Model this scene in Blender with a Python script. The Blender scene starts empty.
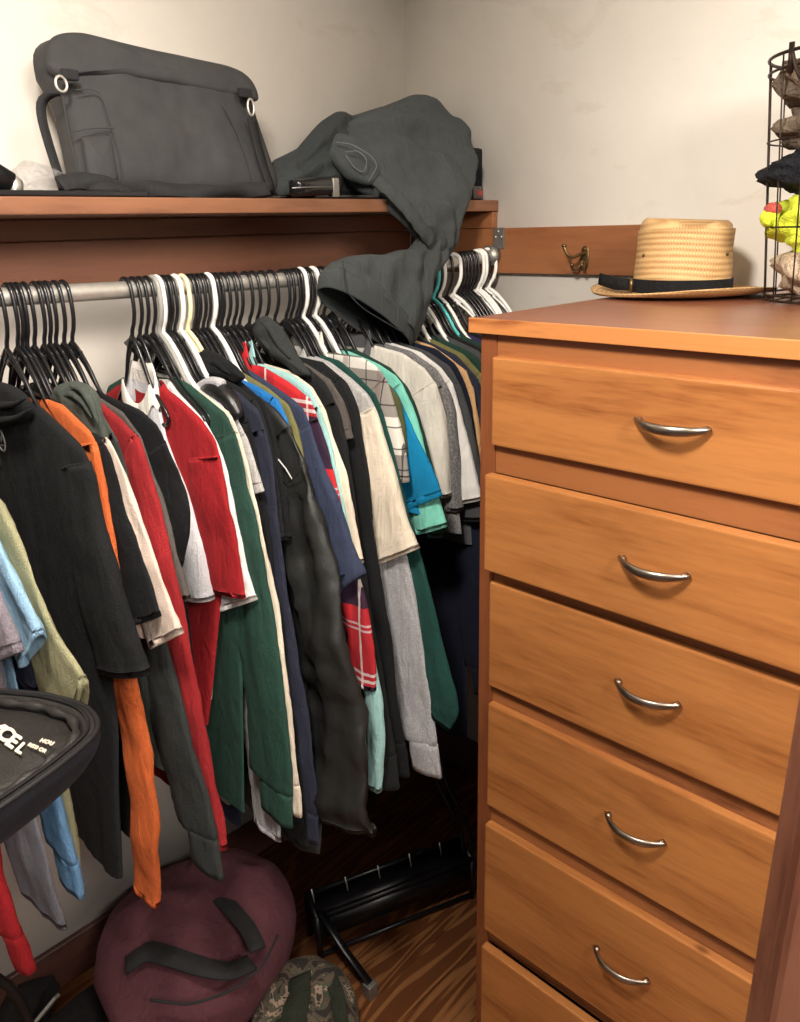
import bpy, bmesh, math, random
import numpy as np
from mathutils import Vector, Matrix, noise

# ------------------------------------------------------------------ camera, world, lights
S = bpy.context.scene
C = S.collection
H0 = 1.64                      # eye height above the floor
F = 790.0
VPX, VPY, VPZ = (1212.19, 205.83), (-465.29, 253.17), (462.40, 2722.18)
def _cam_rot():
    X = np.array([VPX[0]-400, VPX[1]-511, F]); Y = np.array([VPY[0]-400, VPY[1]-511, F]); Z = -np.array([VPZ[0]-400, VPZ[1]-511, F])
    M = np.stack([v/np.linalg.norm(v) for v in (X, Y, Z)], 1)
    U, s, V = np.linalg.svd(M)
    return U@V
R = _cam_rot()
cam_d = bpy.data.cameras.new('camera'); cam = bpy.data.objects.new('camera', cam_d); C.objects.link(cam)
cam_d.sensor_fit = 'VERTICAL'; cam_d.sensor_height = 36; cam_d.lens = F/1022*36; cam_d.clip_start = 0.02
m = Matrix.Identity(4)
for i in range(3):
    m[i][0] = R[0, i]; m[i][1] = -R[1, i]; m[i][2] = -R[2, i]
m[2][3] = H0
cam.matrix_world = m
S.camera = cam

def ray(px, py):
    return R.T@np.array([px-400.0, py-511.0, F])
def AX(p, X):
    d = ray(*p); d = d/d[0]*X; return Vector((X, d[1], d[2]+H0))
def AY(p, Y):
    d = ray(*p); d = d/d[1]*Y; return Vector((d[0], Y, d[2]+H0))
def AZ(p, z):
    d = ray(*p); d = d/d[2]*(z-H0); return Vector((d[0], d[1], z))

w = bpy.data.worlds.new('world'); S.world = w; w.use_nodes = True
w.node_tree.nodes['Background'].inputs[0].default_value = (1.0, 0.93, 0.87, 1)
w.node_tree.nodes['Background'].inputs[1].default_value = 0.46
_nt = w.node_tree; _tc = _nt.nodes.new('ShaderNodeTexCoord'); _sx = _nt.nodes.new('ShaderNodeSeparateXYZ'); _nt.links.new(_tc.outputs['Generated'], _sx.inputs[0])
_r = _nt.nodes.new('ShaderNodeValToRGB'); _nt.links.new(_sx.outputs[2], _r.inputs[0])      # dim floor side, brighter room above
_r.color_ramp.elements[0].position = 0.0; _r.color_ramp.elements[0].color = (.12, .10, .09, 1)
_r.color_ramp.elements[1].position = .30; _r.color_ramp.elements[1].color = (1.0, .93, .87, 1)
_nt.links.new(_r.outputs[0], _nt.nodes['Background'].inputs[0])
def area(name, loc, target, size, power, col):
    l = bpy.data.lights.new(name, 'AREA'); l.shape = 'DISK'; l.size = size; l.energy = power; l.color = col
    o = bpy.data.objects.new(name, l); C.objects.link(o); o.location = loc
    o.rotation_euler = (Vector(target)-Vector(loc)).to_track_quat('-Z', 'Y').to_euler(); return o
area('ceiling_lamp_light', (0.18, 0.46, 2.22), (1.10, 1.0, 1.30), 0.20, 18, (1.0, 0.91, 0.81))
area('added_fill_light', (0.10, -1.0, 2.28), (1.3, 1.5, 1.9), 0.6, 42, (1.0, 0.93, 0.85))  # soft fill added behind the camera to brighten back wall and corner, no real lamp
S.view_settings.view_transform = 'Standard'
S.view_settings.look = 'None'
S.view_settings.gamma = 1.0
S.view_settings.use_curve_mapping = False
S.view_settings.exposure = 0.36

# ------------------------------------------------------------------ helpers
def lin(c):
    return tuple(((v/255)/12.92 if v/255 <= .04045 else (((v/255)+.055)/1.055)**2.4) for v in c)+(1,)
WO = {}                         # world origins of parents
def tag(o, label=None, cat=None, group=None, kind=None):
    if label: o['label'] = label
    if cat: o['category'] = cat
    if group: o['group'] = group
    if kind: o['kind'] = kind
    return o
def thing(name, label, cat, loc, group=None):
    o = bpy.data.objects.new(name, None); C.objects.link(o); o.location = loc; o.empty_display_size = .05
    WO[o.name] = Vector(loc)
    return tag(o, label, cat, group)
def mesh(name, V, Fc, mat, parent=None, smooth=True, mats=None, fm=None):
    off = WO[parent.name] if parent else Vector((0, 0, 0))
    me = bpy.data.meshes.new(name)
    me.from_pydata([tuple(Vector(v)-off) for v in V], [], Fc)
    me.update()
    for mt in (mats or [mat]): me.materials.append(mt)
    if fm: me.polygons.foreach_set('material_index', fm)
    bm = bmesh.new(); bm.from_mesh(me)
    bmesh.ops.recalc_face_normals(bm, faces=bm.faces); bm.to_mesh(me); bm.free()
    me.polygons.foreach_set('use_smooth', [smooth]*len(me.polygons))
    o = bpy.data.objects.new(name, me); C.objects.link(o)
    if parent: o.parent = parent
    WO[o.name] = off
    return o
def struct(name, *a, **k):
    o = mesh(name, *a, **k); o['kind'] = 'structure'; return o
def alone(name, label, cat, V, Fc, mat, group=None, **k):
    return tag(mesh(name, V, Fc, mat, **k), label, cat, group)

class MB:
    def __init__(s): s.V = []; s.F = []
    def add(s, V, Fc):
        n = len(s.V); s.V += [tuple(v) for v in V]; s.F += [tuple(i+n for i in f) for f in Fc]; return s
    def box(s, a, b, bev=0):
        bm = bmesh.new(); bmesh.ops.create_cube(bm, size=1)
        a = Vector(a); b = Vector(b); c = (a+b)/2; d = b-a
        for v in bm.verts: v.co = Vector((c[i]+v.co[i]*d[i] for i in range(3)))
        if bev: bmesh.ops.bevel(bm, geom=list(bm.edges), offset=bev, segments=2, affect='EDGES', profile=.6)
        bm.verts.index_update()
        s.add([v.co.copy() for v in bm.verts], [[v.index for v in f.verts] for f in bm.faces]); bm.free(); return s
    def tube(s, pts, r, n=8, cap=True, closed=False):
        pts = [Vector(p) for p in pts]; N = len(pts)
        rr = r if isinstance(r, (list, tuple)) else [r]*N
        V = []; up = None
        for i, p in enumerate(pts):
            if closed: t = pts[(i+1) % N]-pts[i-1]
            else: t = pts[min(i+1, N-1)]-pts[max(i-1, 0)]
            t.normalize()
            if up is None:
                up = Vector((0, 0, 1)) if abs(t.z) < .9 else Vector((1, 0, 0))
            a = t.cross(up)
            if a.length < 1e-5: a = t.cross(Vector((1, .3, 0)))
            a.normalize(); b = a.cross(t).normalized(); up = b
            for k in range(n):
                q = 2*math.pi*k/n; V.append(p+(a*math.cos(q)+b*math.sin(q))*rr[i])
        Fc = []
        for i in range(N if closed else N-1):
            j = (i+1) % N
            for k in range(n):
                Fc.append((i*n+k, i*n+(k+1) % n, j*n+(k+1) % n, j*n+k))
        if cap and not closed:
            Fc.append(tuple(range(n))[::-1]); Fc.append(tuple((N-1)*n+k for k in range(n)))
        return s.add(V, Fc)
    def ribbon(s, pts, wid, th, side):
        """flat strap along pts; side = vector(s) across the strap"""
        pts = [Vector(p) for p in pts]; N = len(pts); V = []
        for i, p in enumerate(pts):
            t = (pts[min(i+1, N-1)]-pts[max(i-1, 0)]).normalized()
            sd = Vector(side[i] if isinstance(side, list) else side); sd = (sd-t*sd.dot(t)).normalized()
            nn = t.cross(sd)
            for a, b in ((-1, -1), (1, -1), (1, 1), (-1, 1)): V.append(p+sd*a*wid/2+nn*b*th/2)
        Fc = []
        for i in range(N-1):
            for k in range(4): Fc.append((i*4+k, i*4+(k+1) % 4, i*4+4+(k+1) % 4, i*4+4+k))
        Fc += [(3, 2, 1, 0), tuple((N-1)*4+k for k in range(4))]
        return s.add(V, Fc)
    def build(s, name, mat, parent=None, **k): return mesh(name, s.V, s.F, mat, parent, **k)

def smooth_pts(P, n, it=2):
    """arc-length resample of polyline P (list of Vectors) to n points, lightly smoothed"""
    P = [Vector(p) for p in P]
    L = [0]
    for a, b in zip(P, P[1:]): L.append(L[-1]+(b-a).length)
    out = []
    for i in range(n):
        s = L[-1]*i/(n-1); k = 0
        while k < len(L)-2 and L[k+1] < s: k += 1
        t = (s-L[k])/max(1e-9, L[k+1]-L[k]); out.append(P[k].lerp(P[k+1], t))
    for _ in range(it):
        o2 = [p.copy() for p in out]
        for i in range(1, n-1): o2[i] = (out[i-1]+out[i]*2+out[i+1])/4
        out = o2
    return out
def nz(x, y=0, z=0): return noise.noise(Vector((x, y, z)))
def interp(x, xs, ys):
    return float(np.interp(x, xs, ys))

# ------------------------------------------------------------------ materials
MATS = {}
def newmat(name):
    m = bpy.data.materials.new(name); m.use_nodes = True
    nt = m.node_tree; b = nt.nodes['Principled BSDF']; return m, nt, b
def coords(nt, scale=(1, 1, 1), rot=(0, 0, 0), obj=True):
    tc = nt.nodes.new('ShaderNodeTexCoord'); mp = nt.nodes.new('ShaderNodeMapping')
    mp.inputs['Scale'].default_value = scale; mp.inputs['Rotation'].default_value = rot
    nt.links.new(tc.outputs['Object'], mp.inputs[0]); return mp
def noise_n(nt, vec, scale, detail=3, rough=.55, dist=0):
    n = nt.nodes.new('ShaderNodeTexNoise'); n.inputs['Scale'].default_value = scale
    n.inputs['Detail'].default_value = detail; n.inputs['Roughness'].default_value = rough; n.inputs['Distortion'].default_value = dist
    nt.links.new(vec.outputs[0], n.inputs['Vector']); return n
def ramp(nt, src, stops, interp='LINEAR'):
    r = nt.nodes.new('ShaderNodeValToRGB'); r.color_ramp.interpolation = interp
    e = r.color_ramp.elements
    while len(e) < len(stops): e.new(.5)
    for i, (p, c) in enumerate(stops): e[i].position = p; e[i].color = c
    nt.links.new(src, r.inputs[0]); return r
def bump(nt, b, src, strength, dist=.001):
    n = nt.nodes.new('ShaderNodeBump'); n.inputs['Strength'].default_value = strength; n.inputs['Distance'].default_value = dist
    nt.links.new(src, n.inputs['Height']); nt.links.new(n.outputs[0], b.inputs['Normal']); return n
def fabric(name, rgb, rough=.92, heather=0, sheen=.25, weave=500, bstr=.35, spec=.2):
    if name in MATS: return MATS[name]
    m, nt, b = newmat(name)
    c = lin(rgb); mp = coords(nt)
    d = tuple(max(0, v*(1-heather)) for v in c[:3])+(1,); l = tuple(min(1, v*(1+heather*.9)) for v in c[:3])+(1,)
    n = noise_n(nt, mp, 260 if heather else 9, 3, .7)
    if not heather:
        d = tuple(v*.88 for v in c[:3])+(1,); l = tuple(min(1, v*1.1) for v in c[:3])+(1,)
    r = ramp(nt, n.outputs[0], [(.35, d), (.65, l)])
    nt.links.new(r.outputs[0], b.inputs['Base Color'])
    b.inputs['Roughness'].default_value = rough; b.inputs['Specular IOR Level'].default_value = spec
    b.inputs['Sheen Weight'].default_value = sheen; b.inputs['Sheen Roughness'].default_value = .5
    b.inputs['Sheen Tint'].default_value = tuple(min(1, v*2+.03) for v in c[:3])+(1,)
    n2 = noise_n(nt, mp, weave, 2, .6)
    mpf = coords(nt, (1, 1, .34)); n3 = noise_n(nt, mpf, 34, 4, .55, .9)
    ad = nt.nodes.new('ShaderNodeMath'); ad.operation = 'MULTIPLY_ADD'; ad.inputs[1].default_value = 4.0
    nt.links.new(n3.outputs[0], ad.inputs[0]); nt.links.new(n2.outputs[0], ad.inputs[2])
    bump(nt, b, ad.outputs[0], min(1, bstr*2.0), .0038)
    MATS[name] = m; return m
def plain(name, rgb, rough=.5, metal=0, spec=.5, bs=0, bscale=60, alpha=1, trans=0):
    if name in MATS: return MATS[name]
    m, nt, b = newmat(name)
    b.inputs['Base Color'].default_value = lin(rgb); b.inputs['Roughness'].default_value = rough
    b.inputs['Metallic'].default_value = metal; b.inputs['Specular IOR Level'].default_value = spec
    mp = coords(nt); n = noise_n(nt, mp, bscale, 3)
    r = ramp(nt, n.outputs[0], [(.3, tuple(v*.9 for v in lin(rgb)[:3])+(1,)), (.7, tuple(min(1, v*1.08) for v in lin(rgb)[:3])+(1,))])
    nt.links.new(r.outputs[0], b.inputs['Base Color'])
    if bs: bump(nt, b, n.outputs[0], bs, .002)
    if trans: b.inputs['Transmission Weight'].default_value = trans
    if alpha < 1: b.inputs['Alpha'].default_value = alpha
    MATS[name] = m; return m
def wood(name, light, dark, grain='y', rough=.38, knots=True, scale=1.0, coat=.25, ringc=.35):
    if name in MATS: return MATS[name]
    m, nt, b = newmat(name)
    sc = {'y': (9, .9, 9), 'x': (.9, 9, 9), 'z': (9, 9, .9)}[grain]
    mp = coords(nt, tuple(v*scale for v in sc))
    n1 = noise_n(nt, mp, 1.6, 4, .6, .7)
    wv = nt.nodes.new('ShaderNodeMath'); wv.operation = 'MULTIPLY'; wv.inputs[1].default_value = 13
    nt.links.new(n1.outputs[0], wv.inputs[0])
    sn = nt.nodes.new('ShaderNodeMath'); sn.operation = 'SINE'; nt.links.new(wv.outputs[0], sn.inputs[0])
    mr = nt.nodes.new('ShaderNodeMapRange'); mr.inputs[1].default_value = -1; mr.inputs[2].default_value = 1
    nt.links.new(sn.outputs[0], mr.inputs[0])
    fine = noise_n(nt, mp, 14, 3, .7)
    mx = nt.nodes.new('ShaderNodeMath'); mx.operation = 'MULTIPLY_ADD'; mx.inputs[1].default_value = ringc
    nt.links.new(mr.outputs[0], mx.inputs[0])
    f2 = nt.nodes.new('ShaderNodeMath'); f2.operation = 'MULTIPLY'; f2.inputs[1].default_value = 1-ringc; nt.links.new(fine.outputs[0], f2.inputs[0])
    nt.links.new(f2.outputs[0], mx.inputs[2])
    L = lin(light); D = lin(dark)
    M_ = tuple((a*.6+c*.4) for a, c in zip(L, D))
    r = ramp(nt, mx.outputs[0], [(.18, D), (.40, M_), (.66, L)])
    col = r.outputs[0]
    if knots:
        mp2 = coords(nt, {'y': (3.2, 1.9, 3.2), 'x': (1.9, 3.2, 3.2), 'z': (3.2, 3.2, 1.9)}[grain])
        vo = nt.nodes.new('ShaderNodeTexVoronoi'); vo.inputs['Scale'].default_value = 1.9; vo.inputs['Randomness'].default_value = 1
        nt.links.new(mp2.outputs[0], vo.inputs['Vector'])
        kr = ramp(nt, vo.outputs['Distance'], [(0.0, (.9, .9, .9, 1)), (.030, (.5, .5, .5, 1)), (.055, (0, 0, 0, 1))])
        mixk = nt.nodes.new('ShaderNodeMix'); mixk.data_type = 'RGBA'
        nt.links.new(kr.outputs[0], mixk.inputs['Factor']); nt.links.new(col, mixk.inputs[6]); mixk.inputs[7].default_value = tuple(v*.25 for v in D[:3])+(1,)
        col = mixk.outputs[2]
    nt.links.new(col, b.inputs['Base Color'])
    b.inputs['Roughness'].default_value = rough; b.inputs['Coat Weight'].default_value = coat; b.inputs['Coat Roughness'].default_value = .3
    bump(nt, b, fine.outputs[0], .12, .001)
    MATS[name] = m; return m
def plaid(name, base, bars, rough=.9):
    """bars: list of (axis 'y'|'z', period, offset, width, rgb, mix)"""
    if name in MATS: return MATS[name]
    m, nt, b = newmat(name)
    tc = nt.nodes.new('ShaderNodeTexCoord'); sx = nt.nodes.new('ShaderNodeSeparateXYZ'); nt.links.new(tc.outputs['Object'], sx.inputs[0])
    col = None
    rgb = nt.nodes.new('ShaderNodeRGB'); rgb.outputs[0].default_value = lin(base); col = rgb.outputs[0]
    for ax, per, off, wd, c, f in bars:
        a = nt.nodes.new('ShaderNodeMath'); a.operation = 'ADD'; a.inputs[1].default_value = off+100*per
        nt.links.new(sx.outputs[{'x': 0, 'y': 1, 'z': 2}[ax]], a.inputs[0])
        md = nt.nodes.new('ShaderNodeMath'); md.operation = 'MODULO'; md.inputs[1].default_value = per; nt.links.new(a.outputs[0], md.inputs[0])
        lt = nt.nodes.new('ShaderNodeMath'); lt.operation = 'LESS_THAN'; lt.inputs[1].default_value = wd; nt.links.new(md.outputs[0], lt.inputs[0])
        ml = nt.nodes.new('ShaderNodeMath'); ml.operation = 'MULTIPLY'; ml.inputs[1].default_value = f; nt.links.new(lt.outputs[0], ml.inputs[0])
        mx = nt.nodes.new('ShaderNodeMix'); mx.data_type = 'RGBA'; nt.links.new(ml.outputs[0], mx.inputs['Factor'])
        nt.links.new(col, mx.inputs[6]); mx.inputs[7].default_value = lin(c); col = mx.outputs[2]
    nt.links.new(col, b.inputs['Base Color']); b.inputs['Roughness'].default_value = rough; b.inputs['Specular IOR Level'].default_value = .2
    MATS[name] = m; return m

# plaster
def plaster():
    m, nt, b = newmat('plaster')
    mp = coords(nt); n = noise_n(nt, mp, 2.2, 5, .6, .4); n2 = noise_n(nt, mp, 26, 4, .6)
    r = ramp(nt, n.outputs[0], [(.3, lin((228, 221, 210))), (.5, lin((236, 230, 220))), (.72, lin((242, 237, 228)))])
    # patched and scuffed places
    n4 = noise_n(nt, coords(nt, (1, 1, 2.2)), 3.1, 6, .62, 1.2)
    r4 = ramp(nt, n4.outputs[0], [(.60, (0, 0, 0, 1)), (.66, (.28, .28, .28, 1)), (.72, (0, 0, 0, 1))])
    mx = nt.nodes.new('ShaderNodeMix'); mx.data_type = 'RGBA'; nt.links.new(r4.outputs[0], mx.inputs['Factor'])
    nt.links.new(r.outputs[0], mx.inputs[6]); mx.inputs[7].default_value = lin((214, 202, 184))
    nt.links.new(mx.outputs[2], b.inputs['Base Color']); b.inputs['Roughness'].default_value = .75
    b.inputs['Specular IOR Level'].default_value = .3
    ad = nt.nodes.new('ShaderNodeMath'); ad.operation = 'MULTIPLY_ADD'; ad.inputs[1].default_value = .25
    nt.links.new(n2.outputs[0], ad.inputs[0]); nt.links.new(n.outputs[0], ad.inputs[2])
    bump(nt, b, ad.outputs[0], .16, .01); return m
M_plaster = plaster()
M_shelf = wood('shelf_wood', (138, 92, 64), (108, 68, 46), 'x', .45, True, 1.0)
M_cleat_back = wood('cleat_back_wood', (172, 116, 90), (140, 92, 70), 'x', .45, True, 1.0)
M_cleat_side = wood('cleat_side_wood', (148, 96, 60), (122, 72, 44), 'y', .4, True, .6, ringc=.2)
M_chest_y = wood('pine_stained', (182, 120, 66), (134, 76, 36), 'y', .36, True, .8, ringc=.3)
M_chest_f = wood('pine_frame', (156, 98, 56), (92, 48, 26), 'y', .42, False, 1.1, ringc=.4)
M_chest_z = wood('pine_stile', (138, 80, 46), (108, 56, 32), 'z', .42, False, 1.0, ringc=.3)
M_chest_top = wood('pine_top', (146, 92, 68), (122, 70, 50), 'y', .34, True, .8, ringc=.3)
M_chest_edge = wood('pine_top_edge', (196, 128, 72), (140, 76, 40), 'y', .4, False, 1.4, ringc=.55)
M_post = wood('door_casing_wood', (140, 92, 72), (100, 58, 46), 'z', .35, False, .9, ringc=.35)

# floor of strip oak, boards along x
def floor_mat():
    m, nt, b = newmat('oak_floor')
    mp = coords(nt)
    br = nt.nodes.new('ShaderNodeTexBrick'); br.inputs['Scale'].default_value = 1
    br.inputs['Brick Width'].default_value = 1.3; br.inputs['Row Height'].default_value = .082; br.inputs['Mortar Size'].default_value = .0012
    br.inputs['Color1'].default_value = (.9, .9, .9, 1); br.inputs['Color2'].default_value = (.55, .55, .55, 1); br.inputs['Mortar'].default_value = (0.05, .05, .05, 1)
    nt.links.new(mp.outputs[0], br.inputs['Vector'])
    mp2 = coords(nt, (.7, 5.5, 5.5)); n = noise_n(nt, mp2, 2.0, 2, .45, .6)
    k = nt.nodes.new('ShaderNodeMath'); k.operation = 'MULTIPLY'; k.inputs[1].default_value = 60; nt.links.new(n.outputs[0], k.inputs[0])
    sn = nt.nodes.new('ShaderNodeMath'); sn.operation = 'SINE'; nt.links.new(k.outputs[0], sn.inputs[0])
    r = ramp(nt, sn.outputs[0], [(0, lin((138, 84, 50))), (.3, lin((176, 116, 70))), (1, lin((192, 132, 82)))])
    mx = nt.nodes.new('ShaderNodeMix'); mx.data_type = 'RGBA'; mx.blend_type = 'MULTIPLY'; mx.inputs['Factor'].default_value = .55
    nt.links.new(r.outputs[0], mx.inputs[6]); nt.links.new(br.outputs[0], mx.inputs[7])
    nt.links.new(mx.outputs[2], b.inputs['Base Color']); b.inputs['Roughness'].default_value = .42
    b.inputs['Coat Weight'].default_value = .2
    return m
M_floor = floor_mat()
M_chrome = plain('brushed_steel', (205, 202, 194), .42, .75)
M_nickel = plain('worn_nickel', (168, 158, 146), .3, 1.0, bs=.1)
M_brass = plain('antique_brass', (120, 98, 66), .4, .9)
M_galv = plain('galvanised_steel', (150, 148, 142), .45, .8)
M_blackplastic = plain('black_plastic', (24, 24, 26), .28, 0, .6)
M_whiteplastic = plain('white_plastic', (238, 236, 230), .35, 0, .5)
M_creamplastic = plain('cream_plastic', (236, 224, 182), .35, 0, .5)
M_greyplastic = plain('clear_grey_plastic', (150, 148, 142), .3, 0, .5)
M_tealplastic = plain('teal_plastic', (82, 190, 188), .35, 0, .5)

# ------------------------------------------------------------------ the room
XW, YW = 1.65, 1.551
def Z(r): return r+H0
struct('floor', *(lambda m: (m.V, m.F))(MB().box((-1.6, -1.2, -.04), (XW+.1, YW+.1, 0))), M_floor)
struct('wall_back', *(lambda m: (m.V, m.F))(MB().box((-1.6, YW, 0), (XW+.1, YW+.1, 2.38))), M_plaster)
struct('wall_right', *(lambda m: (m.V, m.F))(MB().box((XW, -1.2, 0), (XW+.1, YW, 2.38))), M_plaster)
struct('ceiling', *(lambda m: (m.V, m.F))(MB().box((-1.6, -1.2, 2.38), (XW+.1, YW+.1, 2.42))), M_plaster)
# baseboards
M_base = wood('baseboard_wood', (74, 44, 36), (50, 28, 24), 'x', .5, False)
struct('baseboard_back', *(lambda m: (m.V, m.F))(MB().box((-1.6, YW-.014, 0), (XW, YW, .115), .003)), M_base)
struct('baseboard_right', *(lambda m: (m.V, m.F))(MB().box((XW-.014, -1.2, 0), (XW, YW-.014, .115), .003)), M_base)
# closet doorway casing on the near right: moulded vertical board
def casing():
    a = AX((745, 1022), .62)
    y0 = a.y
    prof = [(0, 0), (0, .012), (-.004, .016), (-.004, .022), (-.010, .026), (-.016, .024), (-.018, .030), (-.018, .075), (-.022, .085), (-.022, .10), (0, .10)]
    V = []; Fc = []
    prof = prof+[(.006, .10), (.006, 0)]
    n = len(prof)
    for z in (0, 2.2):
        for dx, dy in prof: V.append((.62+dx*1.0, y0-dy, z))
    for i in range(n): j = (i+1) % n; Fc.append((i, j, n+j, n+i))
    Fc += [tuple(range(n)), tuple(range(n, 2*n))]
    # back part of the jamb, behind the moulding
    mb = MB(); mb.add(V, Fc); mb.box((.6265, y0-.0995, 0.001), (.70, y0-.004, 2.199), .003)
    return mb
cs = casing()
struct('trim_1', cs.V, cs.F, M_post, smooth=False)

# shelf, cleats
zt, zb = Z(.059), Z(.034)
sh = MB().box((-.9, 1.249, zb), (XW-.002, YW-.002, zt), .002)
o = alone('closet_shelf', 'long stained wooden shelf board running along the back wall above the rod', 'shelf', sh.V, sh.F, M_shelf, smooth=False)
mb = MB().box((-.9, YW-.022, Z(-.004)), (XW-.02, YW-.001, zb-.001), .002)
t = thing('shelf_cleat', 'dark stained backing boards on the back wall under the shelf', 'wood board', (0, YW, Z(-.06)))
mb.build('upper_board', M_cleat_back, t, smooth=False)
MB().box((-.9, YW-.024, Z(-.098)), (XW-.02, YW-.001, Z(-.005)), .002).build('lower_board', M_cleat_back, t, smooth=False)
mb = MB().box((XW-.02, 1.252, Z(-.004)), (XW-.001, YW-.025, zb-.001), .002)
alone('side_cleat', 'short stained board on the right wall holding up the shelf end', 'wood board', mb.V, mb.F, M_cleat_side, smooth=False)
mb = MB().box((XW-.019, .76, Z(-.109)), (XW-.001, YW-.025, Z(-.005)), .002)
alone('hook_board', 'orange brown stained board on the right wall carrying the brass coat hook', 'wood board', mb.V, mb.F, M_cleat_side, smooth=False)

# ------------------------------------------------------------------ closet rod
RY = 1.25
def rodz(x): return Z(interp(x, [-1, .3, .53, .934, 1.2, 1.467, 1.65], [-.070, -.077, -.080, -.0865, -.085, -.077, -.068]))
t = thing('closet_rod', 'long steel closet rod carrying all the hangers, slightly sagging', 'closet rod', (1.63, RY, rodz(1.63)))
MB().tube([(x, RY, rodz(x)) for x in np.linspace(-.85, XW-.021, 60)], .0138, 20).build('pole', M_chrome, t)
def bracket():
    g = thing('rod_bracket', 'grey steel bracket plate screwed to the board at the end of the rod', 'bracket', (XW-.02, 1.235, Z(-.05)))
    MB().box((XW-.024, 1.215, Z(-.052)), (XW-.0195, 1.246, Z(-.004)), .001).build('plate', M_galv, g, smooth=False)
    MB().tube([(XW-.040, RY, rodz(1.64)), (XW-.0195, RY, rodz(1.64))], .024, 24).build('socket', M_galv, g)
    for dy, dz in ((1.222, -.025), (1.239, -.025), (1.231, -.012)):
        MB().tube([(XW-.0262, dy, Z(dz)), (XW-.0238, dy, Z(dz))], .0028, 10).build('screw', M_chrome, g)
bracket()

# ------------------------------------------------------------------ hangers (one mesh per colour, copied)
def hanger_mesh(mat, name, r=.0032, wide=1.0, arms=1.0):
    mb = MB()
    hk = []
    # open hook: tip on the far side, over the rod, down the near side, back to the neck
    for k in range(17):
        a = math.radians(-20+k*(200/16))   # around rod centre, from far side over the top to near
        hk.append((0, math.cos(a)*.0178, .0+math.sin(a)*.0178))
    hk += [(0, -.0195, -.02), (0, -.0185, -.036), (0, -.012, -.054), (0, -.004, -.064), (0, 0, -.078), (0, 0, -.088)]
    mb.tube(smooth_pts([Vector(p) for p in hk], 34, 1), r*1.05, 8)
    for s in (-arms, arms):
        arm = [(0, 0, -.074), (0, s*.018, -.084), (0, s*.045, -.112), (0, s*.066, -.144), (0, s*.085, -.160), (0, s*.12, -.178), (0, s*.150, -.196), (0, s*.156, -.205), (0, s*.150, -.213), (0, s*.13, -.216)]
        mb.tube(smooth_pts([Vector(p) for p in arm], 22, 1), r*wide, 8)
        arm2 = [(0, 0, -.086), (0, s*.03, -.106), (0, s*.07, -.152), (0, s*.10, -.170)]
        mb.tube(smooth_pts([Vector(p) for p in arm2], 8, 1), r*.7, 6)
    mb.tube([(0, -.13*arms, -.216), (0, 0, -.216), (0, .13*arms, -.216)], r, 8)
    # web between neck and arms
    mb.add([(-.0012, -.03, -.088), (-.0012, .03, -.088), (-.0012, 0, -.074), (-.0012, 0, -.104), (.0012, -.03, -.088), (.0012, .03, -.088), (.0012, 0, -.074), (.0012, 0, -.104)],
           [(0, 2, 1), (0, 1, 3), (4, 5, 6), (4, 7, 5), (0, 3, 7, 4), (3, 1, 5, 7), (1, 2, 6, 5), (2, 0, 4, 6)])
    o = mesh(name, mb.V, mb.F, mat); me = o.data; C.objects.unlink(o); bpy.data.objects.remove(o)
    return me
HM = {'small': hanger_mesh(M_blackplastic, 'hanger_black_small', arms=.55), 'black': hanger_mesh(M_blackplastic, 'hanger_black'), 'white': hanger_mesh(M_whiteplastic, 'hanger_white', .0042, 1.1),
      'cream': hanger_mesh(M_creamplastic, 'hanger_cream', .0038), 'grey': hanger_mesh(M_greyplastic, 'hanger_grey', .0042),
      'teal': hanger_mesh(M_tealplastic, 'hanger_teal', .0036)}
hang_rng = random.Random(4)
def hanger(X, colour, label, yaw=0, group='clothes hangers on the rod', dy=0):
    o = bpy.data.objects.new('clothes_hanger', HM[colour]); C.objects.link(o)
    o.location = (X, RY+dy, rodz(X)+.0005)
    o.rotation_euler = (0, 0, math.radians(yaw))
    return tag(o, label, 'hanger', group)

# ------------------------------------------------------------------ garments
G = []
def g(key, X, mat, label, cat, edge, ti, hem, w0=.15, w1=.13, long=False, hanger='black', collar=None, fold=1.0, thick=None,
      name=None, cuffmat=None, sleeve_mat=None, yaw=0, body=True, cuff=True, puff=1.0, extra=None, hlabel=None, skew=0, hs=1):
    G.append(dict(key=key, X=X, mat=mat, label=label, cat=cat, edge=edge, ti=ti, hem=hem, w0=w0, w1=w1, long=long, hanger=hanger,
                  collar=collar, fold=fold, thick=thick, name=name or 'hanging_shirt', cuffmat=cuffmat or mat, sleeve_mat=sleeve_mat or mat,
                  yaw=yaw, body=body, cuff=cuff, puff=puff, extra=extra, hlabel=hlabel, skew=skew, hs=hs))

def band_noise(seed, y, z, amp, fy=9, fz=2.2):
    return amp*(nz(y*fy+seed*7.3, z*fz, seed*1.7)+.5*nz(y*fy*2.3, z*fz*1.7+seed, seed*3.1))

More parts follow.
